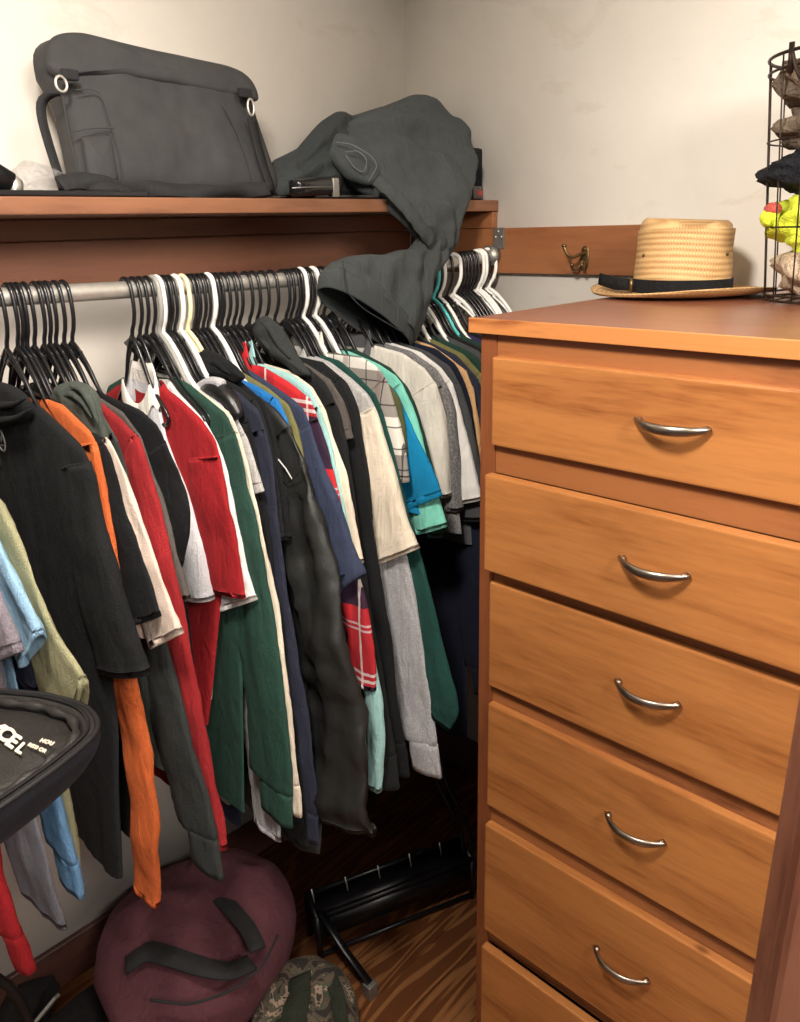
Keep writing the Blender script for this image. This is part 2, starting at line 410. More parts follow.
def build_sleeve(root, P, X, mat, w0, w1, t0, t1, seed, name='sleeve', fold=1.0, long=False, cuffmat=None, cuff=True, puff=1.0, clampy=None, skew=0):
    """P: outer edge points (y,z) from the shoulder down; the sleeve lies inward of that edge"""
    L = sum((Vector(b)-Vector(a)).length for a, b in zip(P, P[1:]))
    n = 30 if not long else 62
    Q = smooth_pts([Vector((0, p[0], p[1])) for p in P], n, 2)
    M = 30; V = []; cen = []
    ncuff = int(n*(1-.065/L)) if (long and cuff) else n
    def ring(i, sc=1.0, push=0, wmul=1.0, tmul=1.0):
        a = Q[max(0, i-2)]; b = Q[min(n-1, i+2)]; d = (b-a).normalized()
        nn = Vector((0, -d.z, d.y)) if d.z < 0 else Vector((0, 1, 0))
        if nn.y < 0: nn = -nn
        f = i/(n-1)
        wd = (w0+(w1-w0)*f**.8)*wmul
        if long: wd *= 1+.10*puff*nz(f*5+seed, seed, 3)
        tt = (t0+(t1-t0)*min(1, f*2.2))*tmul
        outer = Q[i]
        c = outer+nn*wd/2
        R_ = []
        sx = fold*(.006*nz(f*L*9, seed*2.1)*min(1, f*3))
        for k in range(M):
            q = 2*math.pi*k/M
            ca, sa = math.cos(q), math.sin(q)
            # soft flattened section, with lengthwise folds
            fx = math.copysign(abs(sa)**.75, sa)*tt
            y_ = ca*wd/2
            s_ = f*L
            fx += fold*min(1, f*4+.15)*abs(sa)**.5*(.0062*nz(y_*20+seed, s_*3.2, seed)+.0030*nz(y_*48, s_*6, seed*5))
            wr = fold*(.0022*nz(s_*24+seed, ca*1.6, sa*1.6+seed)+.0012*nz(s_*60, ca*3, sa*2+seed))
            p = c-nn*(y_*sc)+Vector((fx*sc+sx+wr, 0, 0))+d*push
            p = p+d*skew*f*f*(.5-.5*ca)
            if clampy is not None:
                p.y = min(p.y, clampy)
            R_.append(p)
        return R_
    rings = [ring(0, .35, -.004), ring(0, .97, -.002), ring(0, 1.0, -.0005), ring(0, 1.0, .0015)]
    last = ncuff if (long and cuff) else n
    for i in range(last): rings.append(ring(i))
    if not (long and cuff):
        # stitched hem: small step, then turned inside
        hi = len(rings)-max(2, int(.022/L*n))
        rings.insert(hi, ring(max(0, hi-4), .975, .001)); rings.insert(hi+1, ring(max(0, hi-4), 1.008, .0025))
        rings.append(ring(n-1, .90, .001)); rings.append(ring(n-1, .78, -.012)); rings.append(ring(n-1, .5, -.03))
    else:
        rings.append(ring(last-1, .80, .004))
    for r_ in rings:
        V += [Vector((X+p.x, p.y, p.z)) for p in r_]
    Fc = []
    for i in range(len(rings)-1):
        for k in range(M): Fc.append((i*M+k, i*M+(k+1) % M, (i+1)*M+(k+1) % M, (i+1)*M+k))
    Fc.append(tuple(range(M)))
    s = mesh(name, V, Fc, mat, root)
    if long and cuff:
        rr = []
        for i in range(last-1, n): rr.append(ring(i, 1.0, 0, .74, .9))
        base = [ring(last-1, .5, -.002, .74)]+rr+[ring(n-1, .80, 0, .70), ring(n-1, .55, -.03, .6)]
        # gather folds of the rib cuff
        V = []
        for ri, r_ in enumerate(base):
            for k, p in enumerate(r_):
                V.append(Vector((X+p.x*(1+.10*math.sin(k*math.pi)), p.y, p.z)))
        Fc = []
        for i in range(len(base)-1):
            for k in range(M): Fc.append((i*M+k, i*M+(k+1) % M, (i+1)*M+(k+1) % M, (i+1)*M+k))
        mesh('cuff', V, Fc, cuffmat or mat, s)
    return s

def blob(c, r, seed, amp=.15, fr=3.0, seg=28, rot=0, sq=1.0):
    V = []; Fc = []; c = Vector(c)
    nr = seg//2
    cr, sr = math.cos(rot), math.sin(rot)
    for i in range(nr+1):
        th = math.pi*i/nr
        for k in range(seg):
            ph = 2*math.pi*k/seg
            d = Vector((math.sin(th)*math.cos(ph), math.sin(th)*math.sin(ph), math.cos(th)))
            s = 1+amp*noise.noise(d*fr+Vector((seed, seed*2, 0)))*1.6+amp*.5*noise.noise(d*fr*2.7+Vector((seed, 5, 1)))
            x, y, z_ = (math.copysign(abs(v)**sq, v) for v in d)
            q = Vector((x*r[0]*s, y*r[1]*s, z_*r[2]*s))
            q = Vector((q.x, q.y*cr-q.z*sr, q.y*sr+q.z*cr))
            V.append(c+q)
    for i in range(nr):
        for k in range(seg): Fc.append((i*seg+k, i*seg+(k+1) % seg, (i+1)*seg+(k+1) % seg, (i+1)*seg+k))
    return V, Fc

def build_garment(s, gap, seed):
    X = s['X']; ti = s['ti']
    if s['edge']:
        E = [AX(p, X) for p in s['edge']]; E = [(p.y, p.z) for p in E]
    else: E = [(a, Z(b)) for a, b in s['pts']]
    tip = E[ti]
    tb = s['thick'] or max(.005, min(.012, gap*.42)); ts = max(.007, min(.020, gap*.75))*s['puff']
    root = thing(s['name'], s['label'], s['cat'], (X, RY, Z(-.225)), s.get('group'))
    seamlist = [(RY-.05, Z(-.223))]+[e for e in E[:ti+1] if e[0] < RY-.06]
    seamlist.sort(key=lambda e: -e[0])
    sl = [seamlist[0]]
    for e in seamlist[1:]:
        if e[0] < sl[-1][0]-.002: sl.append((e[0], min(e[1], sl[-1][1])))
    ys = [e[0] for e in sl][::-1]; zs = [e[1] for e in sl][::-1]
    ymin = ys[0]
    nk = .058
    hemy = ymin
    if s['hem'] is None: hemz = Z(s['hemz'])
    elif isinstance(s['hem'], tuple):
        hp = AX(s['hem'], X); hemz = hp.z; hemy = hp.y
    else:
        ex, ey = s['edge'][ti]; hy = s['hem']
        hemz = AX((ex+(VPZ[0]-ex)*(hy-ey)/(VPZ[1]-ey), hy), X).z
    yf = min(2*RY-ymin, 1.515)
    def ztop(y):
        yy = y if y <= RY else 2*RY-y
        yy = max(yy, ymin); return interp(yy, ys, zs)
    dip = {'crew': .045, 'wide': .075, None: .03, 'hood': .03, 'shirt': .05, 'band': .02}[s['collar']]
    NC, NR = 44, 34
    V = []; idx = {}
    for side in (0, 1):
        sg = -1 if side == 0 else 1
        for i in range(NC+1):
            u = i/NC
            y = (ymin)+(yf-ymin)*u
            zt_ = ztop(y)
            un = (y-RY)/nk
            if abs(un) < 1: zt_ -= (dip if side == 0 else .008)*(1-un*un)**.6
            for j in range(NR+1):
                r = (j/NR)**1.15
                z = zt_+(hemz-zt_)*r
                sp = max(0, 1-abs(2*u-1)**8)**.5
                dep = min(1, (zt_-z)/.10)
                th = tb*(.25+.75*dep**.6)*sp
                if abs(un) < 1: th = max(th, tb*.8*(1-un*un)**.5*sp)
                cm = min(1, (zt_-z)/.35)*band_noise(seed, y, z, .006*s['fold'], 7, 1.6)
                if sp < .02 or (j == 0 and abs(un) >= 1): fs = 0
                else: fs = sp*dep*band_noise(seed+side*3.3, y, z, .0042*s['fold'], 17, 3.2)
                yy = y+(hemy-ymin)*(1-u)*min(1, max(0, (zt_-z-.12)/(zt_-.12-hemz)))+(.012*nz(z*5, seed, 9)*(2*u-1))*min(1, (zt_-z)/.3)
                idx[(side, i, j)] = len(V)
                V.append(Vector((X+sg*th+cm+fs, min(yy, 1.518), z)))
    Fc = []
    for side in (0, 1):
        for i in range(NC):
            for j in range(NR):
                Fc.append((idx[(side, i, j)], idx[(side, i+1, j)], idx[(side, i+1, j+1)], idx[(side, i, j+1)]))
    for j in range(NR):
        for i in (0, NC): Fc.append((idx[(0, i, j)], idx[(1, i, j)], idx[(1, i, j+1)], idx[(0, i, j+1)]))
    for i in range(NC):
        y = ymin+(yf-ymin)*(i+.5)/NC
        if abs(y-RY) > nk*1.02: Fc.append((idx[(0, i, 0)], idx[(0, i+1, 0)], idx[(1, i+1, 0)], idx[(1, i, 0)]))
    mesh('body', V, Fc, s['mat'], root)
    # collar band round the neck opening
    if s['collar'] in ('crew', 'wide', 'shirt', 'band'):
        hgt = {'crew': .018, 'wide': .028, 'shirt': .04, 'band': .03}[s['collar']]
        loop = []
        K = 40
        for k in range(K):
            a = 2*math.pi*k/K
            yy = RY+nk*math.cos(a); un = math.cos(a)
            front = math.sin(a) < 0
            zz = ztop(yy)-(dip if front else .008)*(max(0, 1-un*un))**.6
            xx = X+math.sin(a)*tb*1.1
            loop.append(Vector((xx, yy, zz)))
        V = []; Fc = []
        for (dz_, k1, k2) in ((-.004, 1.35, 1.04), (hgt*.5, 1.3, 1.0), (hgt, 1.05, .93), (hgt+.002, .8, .9), (hgt*.5, .75, .92), (-.004, .7, .94)):
            for p in loop:
                V.append(Vector((X+(p.x-X)*k1, RY+(p.y-RY)*k2, p.z+dz_)))
        for r_ in range(5):
            for k in range(K): Fc.append((r_*K+k, r_*K+(k+1) % K, (r_+1)*K+(k+1) % K, (r_+1)*K+k))
        mesh('collar', V, Fc, s.get('cuffmat') or s['mat'], root)
    if s['collar'] == 'hood':
        pass
    # near sleeve follows the measured edge; the far one hangs straight by the wall
    p0 = Vector((0, *E[ti])).lerp(Vector((0, *E[ti-1])), .25)
    P = [(p0.y, p0.z)]+E[ti:]
    build_sleeve(root, P, X, s['sleeve_mat'], s['w0'], s['w1'], tb*1.0, ts, seed, fold=s['fold'], long=s['long'], cuffmat=s['cuffmat'], cuff=s['cuff'], puff=s['puff'], skew=s.get('skew', 0))
    fl = .56 if s['long'] else .2
    zf = ztop(yf)
    Pf = [(yf-.002, zf), (yf+.004, zf-fl*.3), (min(yf+.01, 1.522), zf-fl)]
    # mirrored: outer edge on the wall side, so build with inward = -y
    Pm = [(2*RY-a, b) for a, b in Pf]
    r2 = build_sleeve(root, Pm, X, s['sleeve_mat'], .12, .10, tb, min(ts, .012), seed+5, fold=.6, long=False)
    me = r2.data
    for v in me.vertices: v.co.y = min(-v.co.y, 1.530-RY)
    me.flip_normals()
    if s['extra']: s['extra'](root, X, E, seed, tb, ts)
    # its hanger
    if s['hanger']:
        hl = s['hlabel'] or ('%s plastic hanger holding the %s' % (s['hanger'], short(s['label'])))
        if hl in HLS: hl = '%s plastic hanger holding the %s' % (s['hanger'], ' '.join(s['label'].split()[:11]))
        HLS.add(hl)
        ho = hanger(X, s['hanger'], hl, s['yaw']+hang_rng.uniform(-1, 1)); ho.data = HM['small'] if s.get('hs', 1) < 1 else ho.data
    return root
HLS = set()
def short(l):
    wds = l.split(); out = []
    for x in wds:
        if x in ('with', 'draped', 'showing', 'seen', 'packed', 'peeking', 'edging', 'whose', 'closest', 'partly', 'in', 'hung', 'under', 'below', 'shown', 'beneath', 'hanging', 'on', 'whose', 'beside', 'just', 'behind', 'between', 'right', 'left', 'at'): break
        out.append(x)
    return ' '.join(out)
def pillow(outl, nrm, df, db, seed=1, n=96, nr=16, p=2.4, cr=None, wr=.0, wf=12, zmin=None):
    O = [Vector(o) for o in outl]; O.append(O[0]); O = smooth_pts(O, n+1, 2)[:-1]
    c = cr and Vector(cr) or sum(O, Vector())/len(O); nrm = Vector(nrm).normalized()
    V = [c+nrm*df]; idx = {}
    for sgn, dd in ((1, df), (-1, db)):
        if sgn == -1: V.append(c-nrm*db)
        for i in range(1, nr+(1 if sgn == 1 else 0)):
            r = i/nr; r = r**.8
            h = dd*max(0, 1-r**p)**(1/p)
            for k in range(n):
                q = c.lerp(O[k], r)
                e = wr*(noise.noise(q*wf+Vector((seed, 0, 0)))+.5*noise.noise(q*wf*2.2+Vector((0, seed, 0))))*(1-r**6)
                idx[(sgn, i, k)] = len(V); V.append(q+nrm*sgn*(h+e))
    apex = {1: 0, -1: 1+nr*n}
    for k in range(n): idx[(-1, nr, k)] = idx[(1, nr, k)]
    Fc = []
    for sgn in (1, -1):
        for k in range(n):
            Fc.append((apex[sgn], idx[(sgn, 1, k)], idx[(sgn, 1, (k+1) % n)]))
            for i in range(1, nr): Fc.append((idx[(sgn, i, k)], idx[(sgn, i+1, k)], idx[(sgn, i+1, (k+1) % n)], idx[(sgn, i, (k+1) % n)]))
    if zmin is not None: V = [Vector((v.x, v.y, max(v.z, zmin))) for v in V]
    return V, Fc
BLK = fabric('black_knit', (30, 31, 32)); BLK2 = fabric('black_jersey', (24, 25, 27)); CHAR = fabric('charcoal_fleece', (50, 53, 52))
HOODG = fabric('grey_green_fleece', (72, 78, 72)); NAVY = fabric('navy_knit', (44, 47, 62)); NAVY2 = fabric('slate_navy_knit', (54, 62, 84)); DNAVY = fabric('dark_navy_jersey', (24, 28, 44))
RED = fabric('red_jersey', (160, 34, 40)); REDK = fabric('dark_red_knit', (148, 38, 42)); ORANGE = fabric('orange_knit', (224, 110, 58), bstr=.6)
PINKC = fabric('pinkish_cream_jersey', (226, 204, 188)); GREEN = fabric('forest_green_fleece', (42, 72, 62)); GREEN2 = fabric('bottle_green_fleece', (32, 70, 64))
HWHITE = fabric('heather_white_jersey', (218, 218, 222), heather=.06); WHITE = fabric('white_jersey', (238, 236, 232)); CREAMW = fabric('cream_white_rib', (236, 230, 220))
HGREY = fabric('heather_grey_jersey', (178, 176, 174), heather=.22); LHG = fabric('light_heather_grey_fleece', (176, 175, 178), heather=.22); MARL = fabric('marled_grey_jersey', (120, 120, 120), heather=.5)
BROWNG = fabric('grey_brown_jersey', (88, 82, 78)); OLIVE = fabric('olive_jersey', (118, 114, 72)); KHAKI = fabric('khaki_jersey', (150, 148, 116)); LBLUE = fabric('light_blue_jersey', (142, 178, 208))
MAUVE = fabric('grey_mauve_jersey', (128, 120, 128), heather=.2); BLUE = fabric('bright_blue_jersey', (38, 116, 186)); CYANB = fabric('cerulean_jersey', (20, 128, 176)); AQUA = fabric('aqua_cotton', (160, 206, 204))
MINT = fabric('mint_jersey', (128, 212, 190)); CREAM = fabric('cream_jersey', (232, 218, 196)); OFFW = fabric('off_white_waffle', (230, 226, 214)); TAN = fabric('tan_cotton', (212, 170, 122))
CHAR2 = fabric('charcoal_jersey', (72, 74, 76)); DGREEN = fabric('dark_green_jersey', (34, 62, 52)); OLIVED = fabric('dark_olive_jersey', (84, 88, 56)); CHAMB = fabric('chambray_cotton', (104, 146, 186), heather=.12)
WARMG = fabric('warm_grey_fleece', (110, 110, 118), heather=.15); PURN = fabric('purple_navy_jersey', (52, 44, 84))
SHELLB = fabric('black_nylon_shell', (34, 35, 34), rough=.48, sheen=0, bstr=.10, spec=.45)
LEATH = fabric('black_leather', (24, 24, 26), rough=.32, sheen=0, bstr=.1, spec=.6)
COLG = fabric('dark_grey_rib', (92, 92, 94))
PLAIDR = plaid('red_navy_plaid', (188, 42, 48), [('z', .24, .155, .085, (30, 34, 54), .96), ('y', .11, .02, .04, (60, 30, 44), .3), ('z', .24, .05, .006, (220, 210, 208), .7), ('z', .24, .064, .006, (220, 210, 208), .7), ('z', .24, .19, .004, (190, 190, 196), .6), ('z', .24, .20, .004, (190, 190, 196), .6), ('y', .11, .0, .005, (226, 216, 212), .65)])
PLAIDW = plaid('windowpane_check', (142, 136, 130), [('z', .15, .02, .07, (226, 222, 212), .9), ('y', .045, .0, .003, (36, 34, 36), .8), ('z', .04, .0, .0028, (36, 34, 36), .8), ('y', .09, .04, .014, (120, 96, 92), .5)])

def emblem(root, X, E, seed, tb, ts):
    c = AX((2, 440), X-.0145)
    V = []; Fc = []
    mb = MB(); n = 40
    mb.tube([c+Vector((-.0015, .0145*math.cos(2*math.pi*k/n), .0175*math.sin(2*math.pi*k/n))) for k in range(n)], .0012, 6, closed=True)
    mb.tube([c+Vector((-.0015, -.006, .008)), c+Vector((-.0015, 0, -.004)), c+Vector((-.0015, .006, .008))], .001, 6)
    mb.tube([c+Vector((-.0015, -.005, -.008)), c+Vector((-.0015, .005, -.008))], .001, 6)
    o = mb.build('emblem', plain('pale_print', (150, 150, 148), .6), root); o['label'] = 'small pale grey ring emblem printed on the chest'
def logo(root, X, E, seed, tb, ts):
    mb = MB()
    c = AX((220, 768), X-.016)
    for k, (h0, h1) in enumerate(((.0, .011), (.0, .019), (.0, .027))):
        y = c.y+.012-k*.013
        a, b_ = (Vector((c.x, y+.006, c.z)), Vector((c.x, y-.004, c.z+h1)))
        mb.ribbon([a, b_], .007, .001, (0, 1, 0))
    mb.box((c.x-.0005, c.y-.022, c.z-.014), (c.x+.0005, c.y+.018, c.z-.009))
    o = mb.build('chest_logo', plain('logo_print', (170, 172, 178), .6), root, smooth=False); o['label'] = 'pale grey three bar logo above a line'
    d = AX((224, 792), X-.013)
    V, Fc = blob(d, (.003, .020, .028), 4, .05, 2, 24, 0, .6)
    o = mesh('print_patch', V, Fc, plain('patch_print', (150, 150, 152), .7), root); o['label'] = 'pale grey print below the logo'
def piping(root, X, E, seed, tb, ts):
    P = [AX(p, X-.021) for p in ((271, 448), (278, 459), (286, 469), (292, 479))]
    MB().tube(P, .0013, 6).build('piping', plain('silver_piping', (186, 186, 182), .5), root)['label'] = 'silver grey piping line'
    P = [AX(p, X-.020) for p in ((278, 480), (287, 483), (296, 476), (303, 462))]
    MB().tube(P, .0012, 6).build('shoulder_seam', SHELLB, root)
def rolled(root, X, E, seed, tb, ts):
    a = AX((353, 556), X); b = AX((364, 576), X)
    d = (b-a).normalized(); nn = Vector((0, -d.z, d.y))
    n = 24; V = []; rings = []
    w = .088
    for f, sc in ((-.15, .94), (0, 1.08), (.3, 1.14), (.8, 1.14), (1.0, 1.08), (1.02, .9), (.6, .85)):
        c = a+d*(.036*f)+nn*(w/2-.002)
        for k in range(n):
            q = 2*math.pi*k/n
            V.append(c-nn*math.cos(q)*w/2*sc+Vector((math.copysign(abs(math.sin(q))**.8, math.sin(q))*ts*1.05*sc, 0, 0)))
    Fc = [(i*n+k, i*n+(k+1) % n, (i+1)*n+(k+1) % n, (i+1)*n+k) for i in range(6) for k in range(n)]
    mesh('rolled_cuff', V, Fc, NAVY2, root)
def roll_collar(root, X, E, seed, tb, ts):
    P = [AX(p, X-.010) for p in ((203, 392), (212, 388), (224, 393), (234, 404), (240, 418))]
    MB().tube(smooth_pts(P, 14), [.006+.010*math.sin(math.pi*(i+2)/16) for i in range(14)], 14).build('collar', LEATH, root)['label'] = 'shiny black leather collar roll'
    P = [AX(p, X-.012) for p in ((199, 388), (206, 383), (215, 381), (222, 384))]
    MB().tube(smooth_pts(P, 10), .0085, 12).build('lining', LHG, root)['label'] = 'grey lining band'
def hoodat(outline, mat, dx=-.010, depth=.020, folds=()):
    def f(root, X, E, seed, tb, ts):
        V, Fc = pillow([AX(q, X+dx) for q in outline], (-1, 0, .25), depth, .010, seed, n=64, nr=14, p=2.2, wr=.007, wf=24)
        h = mesh('hood', V, Fc, mat, root)
        for fl in folds:
            P = smooth_pts([AX(q, X+dx-depth*.82) for q in fl], 20, 2)
            n_ = len(P)
            MB().tube(P, [.0015+.0045*math.sin(math.pi*i/(n_-1)) for i in range(n_)], 10).build('hood_fold', mat, h)
    return f
def two(*fs):
    def f(*a):
        for q in fs: q(*a)
    return f

# --- the clothes on the near left, mostly beyond the frame
g('red0', .262, RED, 'red long-sleeved shirt whose cuff hangs at the bottom left edge', 'shirt', [(-95, 475), (-60, 515), (-50, 560), (-30, 700), (-12, 820), (2, 885), (20, 938), (31, 975)], 1, 800, .12, .09, long=True)
g('mauve', .280, MAUVE, 'grey mauve t-shirt at the left edge in front of the light blue one', 't-shirt', [(-75, 465), (-38, 512), (-28, 540), (0, 602), (19, 652)], 1, 750, .13, .13)
g('grey0', .293, WARMG, 'grey sweatshirt with a wide sleeve hanging below the black case', 'sweatshirt', [(-70, 462), (-32, 510), (-22, 560), (-5, 650), (15, 740), (35, 820), (50, 875), (66, 930)], 1, 760, .16, .20, long=True, cuff=False, name='hanging_sweatshirt')
g('lblue', .306, LBLUE, 'light blue t-shirt between the grey mauve and khaki ones at the left edge', 't-shirt', [(-60, 455), (-22, 503), (-10, 525), (22, 588), (43, 632)], 1, 750, .13, .13)
g('navy0', .316, DNAVY, 'dark navy t-shirt whose sleeve shows under the light blue one', 't-shirt', [(-55, 452), (-16, 502), (-6, 530), (18, 600), (38, 692)], 1, 750, .13, .12)
g('khaki', .327, KHAKI, 'khaki green t-shirt with a wide sleeve in front of the black sweatshirt', 't-shirt', [(-50, 448), (0, 500), (13, 525), (30, 565), (60, 635), (89, 680)], 1, 750, .14, .17, thick=.012)
g('chamb', .342, CHAMB, 'pale blue chambray shirt with rolled sleeve below the black case', 'shirt', [(-50, 448), (-10, 500), (0, 540), (20, 620), (40, 720), (60, 800), (74, 865), (81, 900)], 1, (30, 740), .10, .10, long=True)
g('olive0', .356, KHAKI, 'khaki long-sleeved shirt beside the chambray shirt under the black case', 'shirt', [(-45, 445), (-5, 497), (5, 540), (25, 620), (44, 720), (62, 780), (71, 820), (79, 884)], 1, 780, .09, .07, long=True, cuff=False)
# --- first packed group
g('G1', .450, BLK, 'large black hooded sweatshirt with small round emblem facing left', 'hoodie', [(43, 410), (81, 446), (92, 468), (98, 504), (105, 530), (122, 598), (135, 640), (146, 676)], 2, (123, 878), .10, .155, thick=.011, skew=-.0, name='hanging_hoodie', extra=two(emblem, hoodat([(-60, 398), (-30, 384), (0, 381), (20, 388), (34, 402), (37, 413), (24, 424), (0, 428), (-30, 428), (-60, 420)], BLK, -.010, .022, [((-30, 416), (0, 421), (18, 418), (30, 409)), ((-30, 402), (0, 406), (16, 404), (26, 398))])))
g('G2', .466, ORANGE, 'orange ribbed long-sleeved top with its cuff reaching lowest of all', 'sweater', [(36, 394), (48, 397), (62, 405), (90, 432), (98, 447), (103, 470), (107, 500), (112, 530), (123, 600), (138, 680), (150, 760), (157, 830), (157, 908)], 4, (118, 740), .12, .070, long=True, cuff=False, name='hanging_sweater', thick=.008)
g('G3', .480, BLK2, 'black t-shirt between the orange and pinkish cream tops', 't-shirt', [(58, 400), (90, 428), (107, 447), (118, 480), (124, 510), (142, 565), (161, 616)], 2, (160, 866), .12, .15)
g('G4', .491, PINKC, 'pinkish cream t-shirt with a slim sleeve beside the black one', 't-shirt', [(66, 405), (90, 423), (111, 442), (123, 470), (139, 515), (161, 580), (183, 633)], 2, (150, 640), .12, .12)
g('G5', .506, HOODG, 'dark grey green hoodie with bulky hood and long charcoal sleeve', 'hoodie', [(78, 395), (100, 411), (117, 440), (125, 465), (139, 510), (155, 580), (165, 640), (190, 740), (206, 800), (223, 880)], 2, 770, .11, .115, long=True, sleeve_mat=CHAR, cuffmat=CHAR, name='hanging_hoodie', extra=hoodat([(56, 394), (62, 385), (76, 380), (90, 385), (98, 396), (102, 412), (106, 430), (110, 442), (99, 436), (86, 424), (72, 410), (61, 403)], HOODG, -.012, .024, [((62, 396), (74, 394), (84, 402), (92, 418)), ((70, 386), (84, 390), (92, 404), (98, 424))]))
g('G6', .524, REDK, 'dark red long-sleeved top with a straight narrow sleeve', 'sweater', [(100, 402), (120, 419), (140, 440), (150, 475), (160, 510), (168, 540), (181, 600), (196, 680), (209, 760), (226, 850)], 2, 800, .10, .08, long=True, cuff=False, name='hanging_sweater')
g('G7', .537, BROWNG, 'grey brown t-shirt showing as a thin strip beside the dark red top', 't-shirt', [(101, 399), (122, 412), (141, 437), (150, 467), (163, 507), (178, 562), (190, 600)], 2, (170, 620), .10, .11)
g('G8', .550, BLK2, 'black shirt draped right of the grey brown one', 'shirt', [(110, 397), (140, 410), (158, 426), (167, 446), (177, 475), (187, 510), (188, 535), (181, 568)], 3, 700, .10, .10)
# --- second group
g('G9', .652, HWHITE, 'heather white t-shirt with cream ribbed neckline right of the bare stretch of rod', 't-shirt', [(140, 388), (150, 398), (158, 412), (167, 442), (186, 492), (202, 550), (213, 600)], 3, (180, 640), .12, .13, collar='wide', cuffmat=CREAMW, thick=.010, hs=.55)
g('G10', .666, RED, 'bright red t-shirt with its front turned to the left', 't-shirt', [(160, 390), (167, 390), (180, 400), (200, 419), (215, 440), (221, 462), (228, 500), (237, 550), (246, 598)], 5, (207, 726), .10, .14, thick=.010, hs=.6)
g('G11', .678, WHITE, 'white t-shirt edging out behind the bright red one', 't-shirt', [(178, 392), (205, 421), (219, 446), (228, 475), (237, 520), (247, 570), (258, 599)], 2, (212, 700), .12, .13)
g('G12', .691, GREEN, 'forest green sweatshirt with full sleeve and ribbed cuff', 'sweatshirt', [(170, 378), (178, 378), (190, 385), (205, 397), (226, 414), (237, 438), (248, 490), (254, 510), (263, 560), (273, 620), (284, 700), (291, 770), (293, 828)], 5, (246, 812), .12, .12, long=True, name='hanging_sweatshirt', puff=1.25)
g('G13', .702, CREAM, 'pale cream long-sleeved top seen as a thin line along the green sweatshirt', 'shirt', [(188, 383), (207, 396), (230, 413), (241, 438), (258, 508), (277, 610), (291, 710), (298, 780), (301, 818)], 3, (238, 680), .11, .07, long=True, hanger='grey', hlabel='clear grey plastic hanger touching the first white one right of the bare rod')
g('G13b', .709, LHG, 'pale grey long-sleeved shirt peeking out below the green sweatshirt cuff', 'shirt', [(195, 386), (222, 405), (234, 425), (240, 460), (250, 520), (262, 640), (272, 760), (281, 842)], 2, (225, 700), .07, .09, long=True, cuff=False, hanger='white')
g('N1', .716, DNAVY, 'dark navy t-shirt with pale three bar logo beneath the green sweatshirt', 't-shirt', [(200, 387), (226, 407), (238, 430), (243, 460), (250, 520), (255, 560)], 2, (240, 826), .11, .12, extra=logo)
g('G14', .723, HGREY, 'heather grey t-shirt with a short sleeve right of the green sweatshirt', 't-shirt', [(212, 393), (234, 413), (248, 440), (256, 465), (264, 491)], 2, (245, 700), .10, .12)
g('G14b', .732, BLK2, 'black jacket with a shiny leather collar roll', 'jacket', [(215, 383), (238, 402), (252, 428), (263, 490), (273, 560), (286, 650), (298, 740), (308, 850)], 2, 800, .11, .11, long=True, extra=roll_collar, name='hanging_jacket')
g('G15', .744, NAVY, 'navy sweatshirt between the heather grey t-shirt and the nylon jacket', 'sweatshirt', [(215, 378), (240, 394), (258, 410), (267, 435), (273, 463), (278, 520), (289, 600), (303, 690), (313, 760), (319, 845)], 3, 790, .10, .11, long=True, name='hanging_sweatshirt', hanger='white')
g('X1', .758, BLK, 'black shirt packed behind the navy sweatshirt', 'shirt', [(215, 372), (240, 388), (258, 402), (268, 430), (276, 470), (285, 540)], 2, 800, .10, .12, hanger='cream', hlabel='pale cream plastic hanger right of a white one near the middle of the rod')
g('X2', .770, BLK2, 'black bunched shirt left of the nylon jacket', 'shirt', [(222, 370), (245, 385), (264, 402), (274, 430), (282, 470), (292, 540)], 2, 800, .10, .12, extra=hoodat([(196, 356), (206, 348), (220, 354), (236, 366), (246, 378), (238, 384), (222, 380), (206, 372)], BLK2, -.008, .014, [((202, 360), (216, 362), (230, 374))]))
g('G16', .789, SHELLB, 'black nylon jacket with silver piping and heavily creased sleeve', 'jacket', [(235, 385), (258, 397), (276, 410), (292, 431), (302, 452), (315, 500), (327, 540), (338, 580), (353, 660), (366, 740), (373, 838)], 3, 852, .13, .19, long=True, fold=4.2, puff=1.4, name='hanging_jacket', cuff=False, extra=piping, thick=.014)
g('G17', .799, BLUE, 'bright blue t-shirt showing only along its shoulder', 't-shirt', [(233, 376), (255, 385), (279, 400), (289, 422), (294, 470), (298, 520)], 2, 700, .10, .10)
g('G18', .809, OLIVE, 'olive t-shirt behind the bright blue one', 't-shirt', [(222, 361), (240, 371), (268, 388), (287, 404), (297, 430), (303, 455), (307, 500)], 3, 700, .10, .10, hanger='white')
g('G19', .827, NAVY2, 'slate navy shirt with a rolled-up sleeve cuff', 'shirt', [(258, 376), (285, 394), (302, 407), (312, 430), (323, 463), (335, 496), (348, 536), (363, 572)], 3, 700, .10, .085, extra=rolled)
g('G20', .840, PLAIDR, 'red and navy plaid flannel shirt', 'flannel shirt', [(262, 362), (290, 383), (311, 400), (320, 425), (329, 455), (338, 490), (347, 530), (357, 570), (365, 600), (372, 640), (374, 692)], 3, 760, .09, .065, long=True, cuff=False, collar='shirt')
g('G22', .854, AQUA, 'pale aqua shirt with a long narrow sleeve', 'shirt', [(255, 361), (263, 356), (290, 374), (309, 388), (321, 412), (329, 438), (339, 480), (349, 530), (360, 600), (373, 650), (382, 700), (385, 740), (381, 792)], 4, 740, .08, .035, long=True, cuff=False, collar='shirt')
g('G23', .867, CREAM, 'cream t-shirt with slim sleeve right of the aqua shirt', 't-shirt', [(290, 371), (312, 387), (326, 411), (334, 440), (349, 478), (355, 518), (363, 563)], 2, 700, .08, .09)
